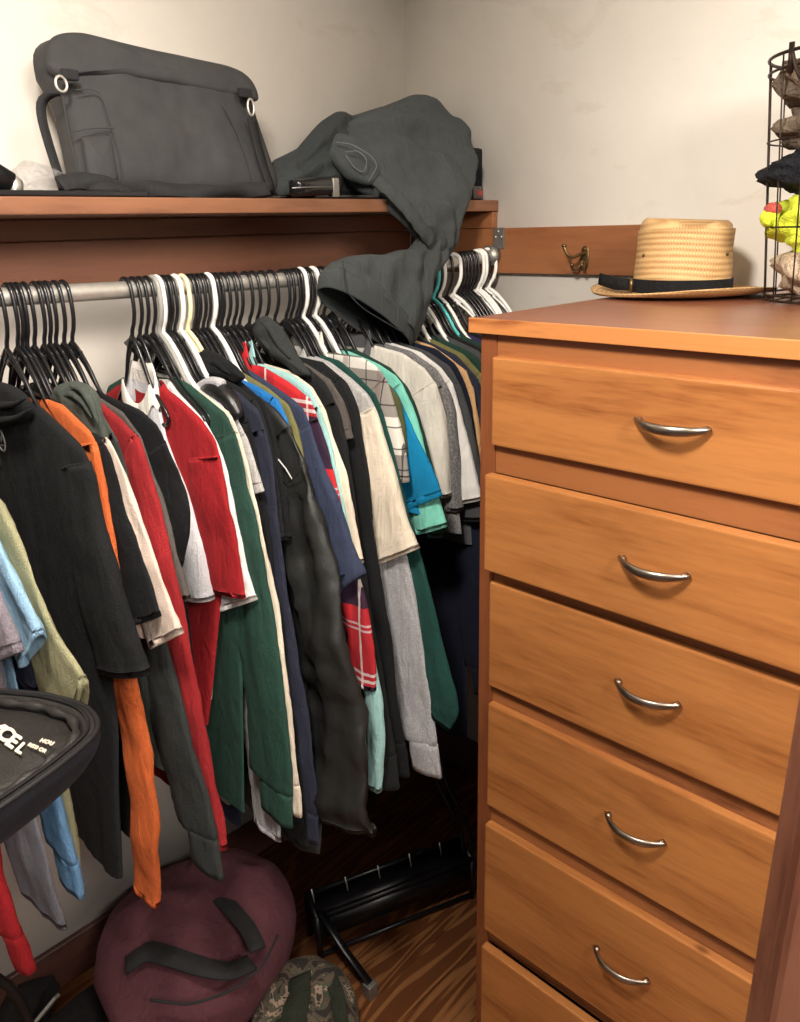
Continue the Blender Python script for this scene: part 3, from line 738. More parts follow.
g('G24', .889, BLK, 'black hoodie with its hood standing up against the hangers', 'hoodie', [(288, 350), (305, 362), (325, 383), (338, 408), (346, 440), (353, 500), (362, 560), (374, 640), (387, 710), (398, 790)], 3, 800, .09, .09, long=True, name='hanging_hoodie', extra=hoodat([(255, 330), (258, 318), (267, 315), (276, 322), (285, 333), (291, 346), (300, 360), (312, 376), (302, 378), (288, 366), (272, 356), (260, 344)], CHAR, -.014, .024, [((262, 322), (272, 332), (280, 346), (290, 358)), ((258, 336), (268, 346), (282, 358))]))
g('G24b', .906, BROWNG, 'brownish grey t-shirt with short sleeve ending high beside the black hoodie', 't-shirt', [(305, 360), (330, 380), (343, 400), (350, 422), (353, 438)], 2, 700, .08, .09)
g('G25', .926, BLK2, 'black long-sleeved top left of the beige t-shirt', 'sweater', [(300, 355), (322, 371), (345, 394), (354, 425), (364, 480), (376, 560), (387, 620), (397, 700), (408, 778)], 2, 790, .10, .10, long=True, name='hanging_sweater')
g('X3', .948, BLK, 'black shirt just behind the black long-sleeved top', 'shirt', [(300, 348), (322, 362), (346, 382), (356, 405), (364, 450), (372, 520)], 2, 780, .10, .12)
g('G26', .975, HGREY, 'beige and heather grey two-tone t-shirt', 't-shirt', [(315, 358), (325, 362), (350, 379), (367, 395), (376, 412), (385, 440), (395, 480), (405, 520), (417, 549)], 4, 640, .10, .14, sleeve_mat=CREAM, collar='crew')
g('G27', .987, LHG, 'light grey sweatshirt with a long sleeve and gathered cuff', 'sweatshirt', [(330, 362), (352, 379), (368, 394), (378, 413), (388, 450), (398, 510), (408, 560), (418, 620), (430, 700), (439, 755), (442, 778)], 3, 700, .10, .105, long=True, name='hanging_sweatshirt', puff=1.2)
g('G29', 1.001, GREEN2, 'bottle green sweatshirt with sleeve tapering to a point', 'sweatshirt', [(340, 361), (358, 377), (375, 394), (384, 415), (393, 450), (403, 495), (417, 545), (432, 600), (447, 660), (457, 695), (460, 715), (450, 730)], 3, 660, .11, .09, long=True, cuff=False, name='hanging_sweatshirt')
g('G28', 1.019, PLAIDW, 'grey and white checked shirt with thin dark lines', 'checked shirt', [(345, 346), (360, 354), (377, 367), (388, 382), (397, 408), (403, 440), (409, 482)], 3, (385, 520), .10, .10, collar='shirt', hanger='white')
g('G30', 1.037, OLIVED, 'dark olive t-shirt right of the checked shirt', 't-shirt', [(350, 357), (372, 369), (390, 386), (399, 400), (404, 425), (407, 455)], 2, 650, .09, .10)
g('G31', 1.055, CYANB, 'cerulean blue t-shirt with a wide sleeve', 't-shirt', [(358, 363), (378, 376), (397, 392), (404, 408), (419, 440), (431, 470), (441, 496)], 3, (420, 514), .09, .13)
g('G32', 1.072, MINT, 'mint green t-shirt behind the cerulean one', 't-shirt', [(362, 357), (378, 364), (396, 376), (403, 385), (414, 411), (423, 444), (435, 488), (448, 526)], 3, 560, .09, .09)
g('X4', 1.095, DGREEN, 'dark green t-shirt whose hem shows below the mint sleeve', 't-shirt', [(368, 356), (390, 368), (408, 388), (416, 405), (425, 440), (440, 500), (446, 536)], 2, 600, .09, .08)
# --- third group, under the trousers and towards the chest
g('G33', 1.148, OFFW, 'off-white waffle long-sleeved top with grey collar', 'shirt', [(402, 353), (425, 369), (437, 386), (441, 405), (445, 440), (448, 497)], 2, 490, .08, .06, collar='wide', cuffmat=COLG, thick=.011)
g('G34', 1.178, MARL, 'dark marled grey t-shirt right of the off-white top', 't-shirt', [(410, 351), (437, 370), (448, 388), (454, 410), (458, 450), (461, 511)], 2, (462, 534), .08, .06)
g('G35', 1.199, WHITE, 'white t-shirt closest to the chest of drawers', 't-shirt', [(420, 352), (440, 367), (453, 384), (462, 415), (471, 460), (481, 500)], 2, 500, .09, .10)
g('G36', 1.222, CHAR2, 'charcoal t-shirt left of the black and tan ones', 't-shirt', [(428, 352), (450, 367), (461, 387), (469, 415), (480, 470), (486, 520)], 2, (472, 545), .09, .09)
g('G37', 1.242, DNAVY, 'near black long-sleeved top left of the tan shirt', 'shirt', [(436, 349), (456, 365), (466, 385), (472, 410), (482, 480), (490, 560), (500, 700)], 2, 740, .10, .10, long=True)
g('G38', 1.264, TAN, 'tan cotton shirt partly behind the chest of drawers', 'shirt', [(432, 346), (448, 357), (466, 371), (474, 392), (479, 420), (487, 480)], 3, 640, .09, .09)
GEN = [(1.288, NAVY, 'navy shirt right of the tan one', 'black'), (1.310, OLIVE, 'olive shirt right of the tan one behind the navy shoulder', 'white'), (1.336, DGREEN, 'dark green shirt behind the olive shoulder', 'black'),
       (1.362, CHAR2, 'dark grey shirt at the corner of the chest top', 'white'), (1.385, BLK, 'black shirt hung left of the teal hanger', 'black'), (1.407, DGREEN, 'dark green shirt on the teal hanger', 'teal'),
       (1.428, PURN, 'dark purple shirt right of the teal hanger', 'white'), (1.455, BLK2, 'black shirt under the tilted white hanger', 'black')]
for k, (x_, mt_, lb_, hg_) in enumerate(GEN):
    pts = [(1.16, -.232), (1.08, -.255), (1.02, -.30), (.995, -.40), (.965, -.52), (.94, -.62)]
    G.append(dict(key='gen%d' % k, X=x_, mat=mt_, label=lb_, cat='shirt', edge=None, pts=pts, ti=2, hem=None, hemz=-.95, w0=.11, w1=.11, long=False, hanger=hg_, collar=None, fold=1, thick=None,
                  name='hanging_shirt', cuffmat=mt_, sleeve_mat=mt_, yaw=0, body=True, cuff=True, puff=1, extra=None, hlabel={'teal': 'teal plastic hanger near the chest of drawers'}.get(hg_)))
tag_white = {}
G.sort(key=lambda s: s['X'])
for i, s in enumerate(G):
    gap = s['X']-G[i-1]['X'] if i else .02
    build_garment(s, gap, i*1.37+2)
# the rest of the hangers, crowded between those
HOOKS = [.473, .515, .778, .818, 1.010, 1.028, 1.372, 1.395, 1.418]
for x_ in HOOKS:
    bf = [s for s in G if s['X'] < x_][-1]; af = [s for s in G if s['X'] > x_][0]
    hanger(x_, 'black', 'black hanger between the %s and the %s' % (short(bf['label']), short(af['label'])), hang_rng.uniform(-3, 3), 'black hangers packed on the rod')
hanger(1.050, 'white', 'white plastic hanger beside the trouser leg, right one of a touching white pair')
hanger(1.478, 'white', 'white plastic hanger turned at an angle right of the teal one', 32)
for x_ in (1.496, 1.509, 1.522, 1.534, 1.547, 1.587):
    hanger(x_, 'black', 'black plastic hanger in the tight row behind the chest corner', hang_rng.uniform(8, 14), 'black hangers behind the chest corner')
hanger(1.567, 'white', 'slim white plastic hanger, first of two close together near the rod bracket', 12)
hanger(1.578, 'white', 'white plastic hanger, second of two close together near the rod bracket', 14)
hanger(1.612, 'white', 'white plastic hanger last on the rod against the bracket', 22)

# ------------------------------------------------------------------ chest of drawers
CX = .972
def chest():
    t = thing('chest_of_drawers', 'tall orange stained pine chest of drawers with bow handles', 'chest of drawers', (1.3, .45, 0))
    MB().box((CX+.0035, .095, Z(-.153)), (1.645, .789, Z(-.1325)), .002).build('top', M_chest_top, t, smooth=False)
    MB().box((CX-.001, .0945, Z(-.1542)), (CX+.0035, .7905, Z(-.1315)), .0012).build('top_edging', M_chest_edge, t, smooth=False)
    MB().box((1.006, .752, 0), (1.63, .775, Z(-.1545))).build('side_panel', M_chest_z, t, smooth=False)
    MB().box((1.006, .112, 0), (1.63, .135, Z(-.1545))).build('side_panel', M_chest_z, t, smooth=False)
    MB().box((1.61, .136, .02), (1.625, .751, Z(-.16))).build('back_panel', M_chest_f, t, smooth=False)
    MB().box((.984, .7455, 0), (1.0055, .7755, Z(-.1545)), .0015).build('stile', M_chest_z, t, smooth=False)
    MB().box((.984, .112, 0), (1.0055, .148, Z(-.1545)), .0015).build('stile', M_chest_z, t, smooth=False)
    dz = [(-.188, -.327), (-.372, -.538), (-.565, -.767), (-.804, -1.027), (-1.068, -1.329), (-1.369, -1.600)]
    hz = [-.250, -.447, -.655, -.903, -1.186, -1.46]
    push = [0, .016, 0, 0, .005, .012]
    top = -.1545
    for i, (a, b) in enumerate(dz):
        MB().box((.9855, .149, Z(a-.004)), (1.004, .745, Z(top)), .001).build('rail', M_chest_f, t, smooth=False)
        top = b+.004
        x0 = CX-push[i]
        left = .7445+(.009 if push[i] > .01 else 0)*0
        d = MB().box((x0, .152, Z(b)), (x0+.0185, left, Z(a)), .0035).build('drawer', M_chest_y, t, smooth=False)
        bx = MB()
        bx.box((x0+.0186, .17, Z(b)+.008), (x0+.42, .182, Z(a)-.02)); bx.box((x0+.0186, .715, Z(b)+.008), (x0+.42, .727, Z(a)-.02))
        bx.box((x0+.0186, .1825, Z(b)+.008), (x0+.42, .7145, Z(b)+.014)); bx.box((x0+.408, .1825, Z(b)+.0145), (x0+.42, .7145, Z(a)-.02))
        bx.build('drawer_box', M_chest_f, d, smooth=False)
        # bow handle
        yc = .4475; hw = .0525; z0 = Z(hz[i])
        P = []; r = []
        for k in range(25):
            u = -1+2*k/24
            P.append((x0-.003-.024*(1-abs(u)**2.2), yc-u*hw, z0-.003*(1-u*u)))
            r.append(.0026+.0026*(1-abs(u)**3))
        hb = MB()
        n = 10
        V = []
        for k, (p, rr) in enumerate(zip(P, r)):
            a_ = Vector(P[min(k+1, 24)])-Vector(P[max(0, k-1)]); a_.normalize(); side = Vector((0, 0, 1)); nn = a_.cross(side).normalized()
            for q in range(n):
                an = 2*math.pi*q/n
                V.append(Vector(p)+side*math.cos(an)*rr*1.35+nn*math.sin(an)*rr*.8)
        Fc = [(k*n+q, k*n+(q+1) % n, (k+1)*n+(q+1) % n, (k+1)*n+q) for k in range(24) for q in range(n)]+[tuple(range(n)), tuple(24*n+q for q in range(n))]
        hb.add(V, Fc)
        for s_ in (-1, 1):
            hb.tube([(x0+.0005, yc+s_*(hw-.006), z0), (x0-.010, yc+s_*(hw-.008), z0)], .0042, 10)
        hb.build('handle', M_nickel, d)
    MB().box((.9855, .149, 0), (1.004, .745, Z(top)), .001).build('rail', M_chest_f, t, smooth=False)
chest()

# ------------------------------------------------------------------ straw hat
def straw(name, light, dark):
    m, nt, b = newmat(name)
    tc = nt.nodes.new('ShaderNodeTexCoord'); sx = nt.nodes.new('ShaderNodeSeparateXYZ'); nt.links.new(tc.outputs['Object'], sx.inputs[0])
    # braid courses: height on the crown, radius on the brim
    r2 = nt.nodes.new('ShaderNodeVectorMath'); r2.operation = 'LENGTH'
    cb = nt.nodes.new('ShaderNodeCombineXYZ'); nt.links.new(sx.outputs[0], cb.inputs[0]); nt.links.new(sx.outputs[1], cb.inputs[1]); nt.links.new(cb.outputs[0], r2.inputs[0])
    ad = nt.nodes.new('ShaderNodeMath'); ad.operation = 'ADD'; nt.links.new(r2.outputs['Value'], ad.inputs[0]); nt.links.new(sx.outputs[2], ad.inputs[1])
    ml = nt.nodes.new('ShaderNodeMath'); ml.operation = 'MULTIPLY'; ml.inputs[1].default_value = 640; nt.links.new(ad.outputs[0], ml.inputs[0])
    sn = nt.nodes.new('ShaderNodeMath'); sn.operation = 'SINE'; nt.links.new(ml.outputs[0], sn.inputs[0])
    at = nt.nodes.new('ShaderNodeMath'); at.operation = 'ARCTAN2'; nt.links.new(sx.outputs[1], at.inputs[0]); nt.links.new(sx.outputs[0], at.inputs[1])
    a2 = nt.nodes.new('ShaderNodeMath'); a2.operation = 'MULTIPLY'; a2.inputs[1].default_value = 95; nt.links.new(at.outputs[0], a2.inputs[0])
    a3 = nt.nodes.new('ShaderNodeMath'); a3.operation = 'MULTIPLY_ADD'; a3.inputs[1].default_value = 1.6; nt.links.new(sn.outputs[0], a3.inputs[0]); nt.links.new(a2.outputs[0], a3.inputs[2])
    s2 = nt.nodes.new('ShaderNodeMath'); s2.operation = 'SINE'; nt.links.new(a3.outputs[0], s2.inputs[0])
    sm = nt.nodes.new('ShaderNodeMath'); sm.operation = 'MULTIPLY_ADD'; sm.inputs[1].default_value = .6; nt.links.new(s2.outputs[0], sm.inputs[0]); nt.links.new(sn.outputs[0], sm.inputs[2])
    mr = nt.nodes.new('ShaderNodeMapRange'); mr.inputs[1].default_value = -1.6; mr.inputs[2].default_value = 1.6; nt.links.new(sm.outputs[0], mr.inputs[0])
    n = noise_n(nt, coords(nt, (1, 1, 5)), 18, 3)
    av = nt.nodes.new('ShaderNodeMath'); av.operation = 'MULTIPLY_ADD'; av.inputs[1].default_value = .55; nt.links.new(mr.outputs[0], av.inputs[0])
    nh = nt.nodes.new('ShaderNodeMath'); nh.operation = 'MULTIPLY'; nh.inputs[1].default_value = .5; nt.links.new(n.outputs[0], nh.inputs[0]); nt.links.new(nh.outputs[0], av.inputs[2])
    r = ramp(nt, av.outputs[0], [(.2, lin(dark)), (.75, lin(light))])
    nt.links.new(r.outputs[0], b.inputs['Base Color']); b.inputs['Roughness'].default_value = .6; b.inputs['Specular IOR Level'].default_value = .35
    bump(nt, b, mr.outputs[0], .6, .0016); return m
M_straw = straw('woven_straw', (216, 180, 128), (164, 122, 74))
M_band = fabric('black_grosgrain', (22, 22, 24), rough=.7)
def hat():
    hx, hy, hz0 = 1.475, .688, Z(-.1330)
    t = thing('straw_hat', 'woven straw hat with black ribbon band lying on the chest of drawers', 'hat', (hx, hy, hz0))
    n = 72
    def ringf(r, z, oval=1.06, curl=0, ribs=0):
        out = []
        for k in range(n):
            a = 2*math.pi*k/n
            zz = z+curl*(abs(math.sin(a+.6))**2)
            out.append(Vector((hx+r*math.cos(a)/oval, hy+r*math.sin(a)*oval, hz0+zz)))
        return out
    rings = []
    prof = [(.160, .008, .014), (.162, .0105, .014), (.157, .0098, .012), (.137, .0075, .007), (.110, .006, .003), (.092, .006, 0), (.0865, .010, 0), (.085, .022, 0), (.0845, .045, 0), (.083, .070, 0), (.0815, .095, 0), (.0795, .118, 0), (.076, .130, 0), (.069, .136, 0), (.060, .135, 0), (.048, .127, 0), (.036, .122, 0), (.022, .123, 0), (.008, .124, 0)]
    for r, z, cu in prof:
        rg = ringf(r, z, 1.04, cu)
        if z > .10:
            for k, p in enumerate(rg):
                a = 2*math.pi*k/n
                # pinch towards the front of the crown
                f = max(0, math.cos(a-math.radians(215)))**6
                p.z -= f*.010*min(1, (z-.10)/.025); p.z += .004*math.sin(a-.4)
                if r < .06: p.z -= .004
        if .01 < z < .128 and cu == 0:
            rg = [p+Vector((nz(p.x*18, p.y*18, z*20)*.0016, nz(p.y*18, p.x*18, z*20+4)*.0016, 0)) for p in rg]
        rings.append(rg)
    # inner surface for thickness
    inner = [(.083, .118, 0), (.082, .09, 0), (.0835, .02, 0), (.091, .0025, 0), (.112, .0025, .003), (.137, .004, .007), (.158, .0055, .014)]
    V = []
    for rg in rings: V += rg
    nr = len(rings); Fc = [(i*n+k, i*n+(k+1) % n, (i+1)*n+(k+1) % n, (i+1)*n+k) for i in range(nr-1) for k in range(n)]
    Fc.append(tuple((nr-1)*n+k for k in range(n)))
    b0 = len(V)
    for r, z, cu in inner: V += ringf(r, z, 1.04, cu)
    for i in range(len(inner)-1):
        for k in range(n): Fc.append((b0+i*n+k, b0+i*n+(k+1) % n, b0+(i+1)*n+(k+1) % n, b0+(i+1)*n+k))
    last = b0+(len(inner)-1)*n
    for k in range(n): Fc.append((last+k, last+(k+1) % n, (k+1) % n, k))
    mesh('crown_and_brim', V, Fc, M_straw, t)
    # ribbon band
    V = []; prf = [(.0885, .007), (.0890, .009), (.0882, .032), (.0872, .033), (.0855, .032), (.0862, .008)]
    for r, z in prf: V += ringf(r, z, 1.04)
    m_ = len(prf)
    Fc = [(i*n+k, i*n+(k+1) % n, ((i+1) % m_)*n+(k+1) % n, ((i+1) % m_)*n+k) for i in range(m_) for k in range(n)]
    bd = mesh('ribbon_band', V, Fc, M_band, t)
    # flat bow whose tail stands out over the brim on the left
    a = Vector((hx-.066, hy+.062, hz0+.022))
    MB().ribbon([a+Vector((.030, -.010, 0)), a, a+Vector((-.006, .035, .002)), a+Vector((.012, .072, .007)), a+Vector((.016, .082, .009))], .022, .003, (0, 0, 1)).build('bow', M_band, bd)
    MB().ribbon([a+Vector((-.0025, .004, -.011)), a+Vector((-.004, .004, .012))], .007, .003, (0, 1, 0)).build('bow_knot', M_brass, bd)['label'] = 'small metal clasp on the ribbon'
    # vent eyelets
    for an in (math.radians(150), math.radians(262)):
        p = Vector((hx+.0835*math.cos(an)/1.04, hy+.0835*math.sin(an)*1.04, hz0+.075))
        d = Vector((math.cos(an), math.sin(an), 0))
        MB().tube([p-d*.001, p+d*.0018], .003, 12).build('eyelet', M_brass, t)
hat()

# ------------------------------------------------------------------ wire basket and what it holds
M_wire = plain('bronze_wire', (62, 50, 44), .45, .7)
BX, BY, BZ, BR, BH = 1.462, .424, Z(-.1315), .102, .362
def basket():
    t = thing('wire_basket', 'tall round bronze wire basket standing on the chest of drawers', 'basket', (BX, BY, BZ))
    mb = MB()
    n = 48
    rad = lambda z: BR*.97+.034*max(0, z/BH)
    for z, r in ((.004, .0022), (.012, .0018), (.118, .0013), (.245, .0013), (BH-.02, .0022), (BH, .0026)):
        MB().tube([(BX+rad(z)*math.cos(2*math.pi*k/n), BY+rad(z)*math.sin(2*math.pi*k/n), BZ+z) for k in range(n)], r, 8, closed=True).build('hoop', M_wire, t)
    mb = MB()
    for k in range(16):
        a = 2*math.pi*(k+.3)/16
        mb.tube([(BX+rad(z)*math.cos(a), BY+rad(z)*math.sin(a), BZ+z) for z in np.linspace(.004, BH, 8)], .0013, 6)
    mb.build('upright_wires', M_wire, t)
    mb = MB()
    for k in range(-4, 5):
        d = k*.022; h = math.sqrt(max(0, BR**2-d*d))-.002
        mb.tube([(BX-h, BY+d, BZ+.0035), (BX+h, BY+d, BZ+.0035)], .0012, 6)
    mb.build('bottom_wires', M_wire, t)
    # hinged handle folded down beside the rim
    mb = MB()
    a0 = math.radians(150)
    P = [Vector((BX+(BR+.034)*math.cos(a0+u*.5), BY+(BR+.034)*math.sin(a0+u*.5), BZ+BH+.006-.05*math.sin(abs(u)*math.pi))) for u in np.linspace(0, 1, 12)]
    mb.tube(P, .003, 8)
    mb.tube([Vector((BX+(BR+.030)*math.cos(a0), BY+(BR+.030)*math.sin(a0), BZ+BH-.03)), Vector((BX+(BR+.033)*math.cos(a0), BY+(BR+.033)*math.sin(a0), BZ+BH+.010))], .0042, 10)
    mb.build('handle', M_wire, t)
basket()
def glove(name, label, c, mat, rot, s=1.0, group=None, cat='glove', cuffm=None):
    """soft glove: skinned palm with five separate fingers"""
    bm = bmesh.new()
    me = bpy.data.meshes.new(name)
    vs = [(0, 0, 0), (0, 0, .045), (0, 0, .085)]; ed = [(0, 1), (1, 2)]; rd = [.030, .036, .030]
    for k, (x, ln) in enumerate(((-.030, .060), (-.010, .072), (.011, .066), (.030, .050))):
        i = len(vs); vs += [(x*.85, 0, .098), (x*1.1, .008, .098+ln*.5), (x*1.2, .022, .098+ln)]
        ed += [(2, i), (i, i+1), (i+1, i+2)]; rd += [.0125, .0115, .010]
    i = len(vs); vs += [(.038, .004, .045), (.058, .012, .075)]; ed += [(1, i), (i, i+1)]; rd += [.014, .0115]
    me.from_pydata([(x*s, y*s, z*s) for x, y, z in vs], ed, [])
    o = bpy.data.objects.new(name, me); C.objects.link(o)
    sk = o.modifiers.new('skin', 'SKIN'); 
    for j, v in enumerate(o.data.skin_vertices[0].data): v.radius = (rd[j]*s, rd[j]*s*.62); v.use_root = (j == 0)
    sb = o.modifiers.new('sub', 'SUBSURF'); sb.levels = 2; sb.render_levels = 2
    me.materials.append(mat)
    o.location = c; o.rotation_euler = rot
    return tag(o, label, cat, group)
F_taupe = fabric('taupe_wool', (112, 98, 84), heather=.15, bstr=.8, weave=160); F_blackw = fabric('black_wool', (30, 32, 36), heather=.2, bstr=.9, weave=140)
F_yel = fabric('neon_yellow_fleece', (222, 236, 70)); F_beige = fabric('beige_chunky_knit', (184, 164, 140), heather=.15, bstr=1, weave=90); F_redw = fabric('red_white_trim', (196, 92, 80), heather=.4)
def lump(name, label, cat, c, r, seed, mat, amp=.2, fr=2.6, rot=0, group=None, sq=1):
    V, Fc = blob(c, r, seed, amp, fr, 44, rot, sq)
    return alone(name, label, cat, V, Fc, mat, group)
lump('knitted_scarf', 'beige chunky knitted scarf at the bottom of the wire basket', 'scarf', (BX-.004, BY, BZ+.056), (.078, .080, .052), 3, F_beige)
lump('fleece_hat', 'neon yellow fleece hat squashed inside the basket above the beige scarf', 'hat', (BX-.020, BY+.022, BZ+.125), (.066, .070, .045), 5, F_yel, .25)
V, Fc = blob(AX((770, 218), 1.395), (.016, .016, .014), 4, .15, 2, 24); o = alone('fleece_mitten', 'yellow mitten tip with pink trim poking out between the basket wires', 'mitten', V, Fc, F_yel)
V, Fc = blob(AX((773, 209), 1.392), (.010, .014, .010), 7, .1, 3, 24); cb = mesh('mitten_cuff', V, Fc, F_redw, o); cb['label'] = 'pink and white cuff trim'
lump('knitted_hat', 'black knitted hat bulging through the wires above the yellow fleece', 'hat', (BX-.028, BY+.020, BZ+.200), (.085, .092, .034), 9, F_blackw, .2)
lump('wool_mitten', 'taupe wool mitten in the middle of the basket', 'mitten', (BX-.040, BY+.012, BZ+.262), (.062, .080, .042), 12, F_taupe, .3)
lump('wool_scarf', 'taupe wool scarf folded at the top of the basket', 'scarf', (BX-.015, BY+.020, BZ+.325), (.090, .088, .048), 15, F_taupe, .28)
glove('knitted_glove', 'taupe knitted glove hanging fingers down inside the basket', Vector((BX-.06, BY+.03, BZ+.345)), F_taupe, (math.radians(172), 0, math.radians(60)), .8)

# ------------------------------------------------------------------ coat hook
def coathook():
    c = AX((585, 257), XW-.0195)
    t = thing('coat_hook', 'antique brass double coat hook screwed to the stained board', 'coat hook', c)
    mb = MB()
    V, Fc = blob(c+Vector((-.001, 0, -.002)), (.0022, .011, .026), 1, 0, 1, 24, 0, .8); mb.add(V, Fc); mb.build('backplate', M_brass, t)
    P = [c+Vector(v) for v in ((-.002, 0, .008), (-.022, .002, .006), (-.040, .006, .000), (-.052, .012, .004), (-.056, .018, .018), (-.056, .020, .026))]
    mb = MB().tube(smooth_pts(P, 16), .0036, 10); V, Fc = blob(P[-1], (.006, .006, .004), 2, 0, 1, 14); mb.add(V, Fc); mb.build('upper_hook', M_brass, t)
    for s_ in (-1, 1):
        P = [c+Vector(v) for v in ((-.003, s_*.002, -.006), (-.012, s_*.006, -.020), (-.020, s_*.011, -.030), (-.030, s_*.013, -.026), (-.033, s_*.013, -.016))]
        mb = MB().tube(smooth_pts(P, 14), .0030, 10); V, Fc = blob(P[-1], (.0045, .0045, .0045), 2, 0, 1, 12); mb.add(V, Fc); mb.build('lower_hook', M_brass, t)
    for dz_ in (-.020, .017):
        MB().tube([c+Vector((-.001, 0, dz_)), c+Vector((-.0045, 0, dz_))], .003, 10).build('screw', M_brass, t)
coathook()

# ------------------------------------------------------------------ things on the shelf
M_bagf = fabric('grey_black_nylon', (60, 60, 60), rough=.75, bstr=.07, sheen=.15); M_bags = fabric('black_webbing', (40, 40, 41), rough=.8, bstr=.15)
ZS = zt+.0015
def messenger():
    def P(l, y, ytop=None):
        out = []
        for q in l:
            yy = y if ytop is None else y+(ytop-y)*max(0, min(1, (195-q[1])/150))
            out.append(AY(q, yy))
        return out
    t = thing('messenger_bag', 'large dark grey nylon messenger bag standing on the shelf against the wall', 'bag', (.82, 1.38, zt))
    ol = [(34, 70), (31, 52), (41, 41), (60, 38), (80, 43), (140, 57), (215, 72), (235, 79), (244, 92), (249, 115), (261, 150), (277, 197), (250, 199), (160, 199), (74, 199), (66, 170), (58, 130), (52, 100), (40, 80)]
    V, Fc = pillow(P(ol, 1.37, 1.46), (0, -1, .3), .055, .045, 3, wr=.008, wf=14, p=3.2, zmin=ZS)
    V = [Vector((v.x, min(v.y, YW-.006), v.z)) for v in V]
    mesh('body', V, Fc, M_bagf, t)
    fl = [(33, 70), (31, 51), (41, 40), (60, 37), (80, 42), (140, 56), (215, 71), (232, 78), (241, 90), (245, 106), (232, 102), (200, 96), (150, 87), (110, 81), (70, 80), (44, 82)]
    V, Fc = pillow([q+Vector((0, -.05, 0)) for q in P([(a, b) for a, b in fl], 1.37, 1.46)], (0, -1, .3), .013, .045, 6, wr=.006, wf=12, p=2.6)
    mesh('flap', V, Fc, M_bagf, t)
    def fr(px, py): return AY((px, py), 1.345+.06*(195-py)/150-.028)
    for nm, pts, r in (('pocket_seam', ((76, 90), (100, 88), (112, 128), (121, 160), (124, 188)), .0012), ('pocket_seam', ((70, 132), (95, 128), (114, 128)), .0010), ('gusset_seam', ((62, 92), (68, 130), (76, 165), (84, 192)), .0012), ('gusset_seam', ((222, 104), (236, 130), (247, 160), (256, 190)), .0012)):
        MB().tube(smooth_pts([fr(*q) for q in pts], 16), r, 8).build(nm, M_bagf, t)
    V, Fc = pillow([fr(*q)+Vector((0, .006, 0)) for q in ((82, 136), (112, 133), (120, 182), (90, 186))], (0, -1, 0), .012, .004, 8, n=48, nr=8, wr=.002)
    mesh('pocket', V, Fc, M_bagf, t)
    def ringo(px, py, rx, rz, name):
        c = fr(px, py)+Vector((0, -.012, 0)); n = 24
        MB().tube([c+Vector((rx*math.cos(2*math.pi*k/n), 0, rz*math.sin(2*math.pi*k/n))) for k in range(n)], .0022, 8, closed=True).build(name, M_chrome, t)
    ringo(58, 85, .009, .011, 'strap_ring'); ringo(247, 108, .007, .014, 'strap_ring')
    for q in ((66, 76), (241, 94)):
        c = fr(*q); MB().box(c+Vector((-.014, -.018, -.008)), c+Vector((.014, -.006, .008)), .003).build('ring_tab', M_bags, t)
    st = [fr(57, 95)+Vector((0, -.012, 0)), fr(47, 95)+Vector((0, -.004, 0)), fr(40, 102), fr(42, 120), fr(49, 145), fr(57, 170), fr(64, 192)]
    MB().ribbon(smooth_pts(st, 22), .017, .0022, [Vector((1, .3, 0))]*22).build('shoulder_strap', M_bags, t)
    st = [fr(248, 118)+Vector((0, -.01, 0)), fr(256, 140), fr(264, 168), fr(272, 190)]
    MB().ribbon(smooth_pts(st, 14), .024, .003, (1, .3, 0)).build('shoulder_strap', M_bags, t)
    # loose end of the strap heaped in front of the bag
    lo = [(60, 184), (80, 180), (105, 184), (125, 192), (150, 188), (185, 191), (215, 193), (245, 190), (268, 189)]
    MB().ribbon(smooth_pts([AY(q, 1.285+.006*math.sin(i*2)) for i, q in enumerate(lo)], 50), .026, .005, [Vector((0, math.cos(i*.25)*.8, 1)) for i in range(50)]).build('loose_strap', M_bags, t)
    V, Fc = pillow([AY(q, 1.287) for q in ((86, 190), (92, 181), (108, 180), (124, 186), (136, 197), (100, 197))], (0, -1, 0), .02, .02, 4, n=40, nr=8, wr=.004, zmin=ZS); mesh('shoulder_pad', V, Fc, M_bags, t)
messenger()

# flat black gadgets, torch and plastic bag at the left end
mb = MB().box((.40, 1.262, ZS), (.72, 1.33, ZS+.008), .002); alone('laptop_sleeve', 'thin flat black case lying along the shelf edge under the plastic bag', 'case', mb.V, mb.F, M_blackplastic, smooth=False)
t = thing('flashlight', 'black flashlight lying on the shelf at the left edge', 'flashlight', (.43, 1.29, zt))
MB().tube([AY((-70, 130), 1.285), AY((-30, 160), 1.285), AY((8, 185), 1.285)], [.017, .018, .02], 20).build('barrel', M_blackplastic, t)
MB().tube([AY((8, 185), 1.285), AY((20, 189), 1.285)], [.020, .013], 20).build('head', M_chrome, t)
m_, nt_, b_ = newmat('clear_plastic_film')
b_.inputs['Base Color'].default_value = (.45, .44, .43, 1); b_.inputs['Roughness'].default_value = .15; b_.inputs['Alpha'].default_value = .30; b_.inputs['Specular IOR Level'].default_value = .9
nn_ = noise_n(nt_, coords(nt_), 60, 4); bump(nt_, b_, nn_.outputs[0], 1, .01)
V, Fc = pillow([AY(q, 1.345) for q in ((14, 186), (13, 170), (24, 160), (45, 166), (62, 174), (66, 188), (50, 193), (25, 193))], (0, -1, 0), .03, .03, 8, wr=.018, wf=34, zmin=ZS+.0095)
alone('plastic_bag', 'crumpled clear plastic bag on the shelf beside the messenger bag', 'plastic bag', V, Fc, m_, smooth=True)
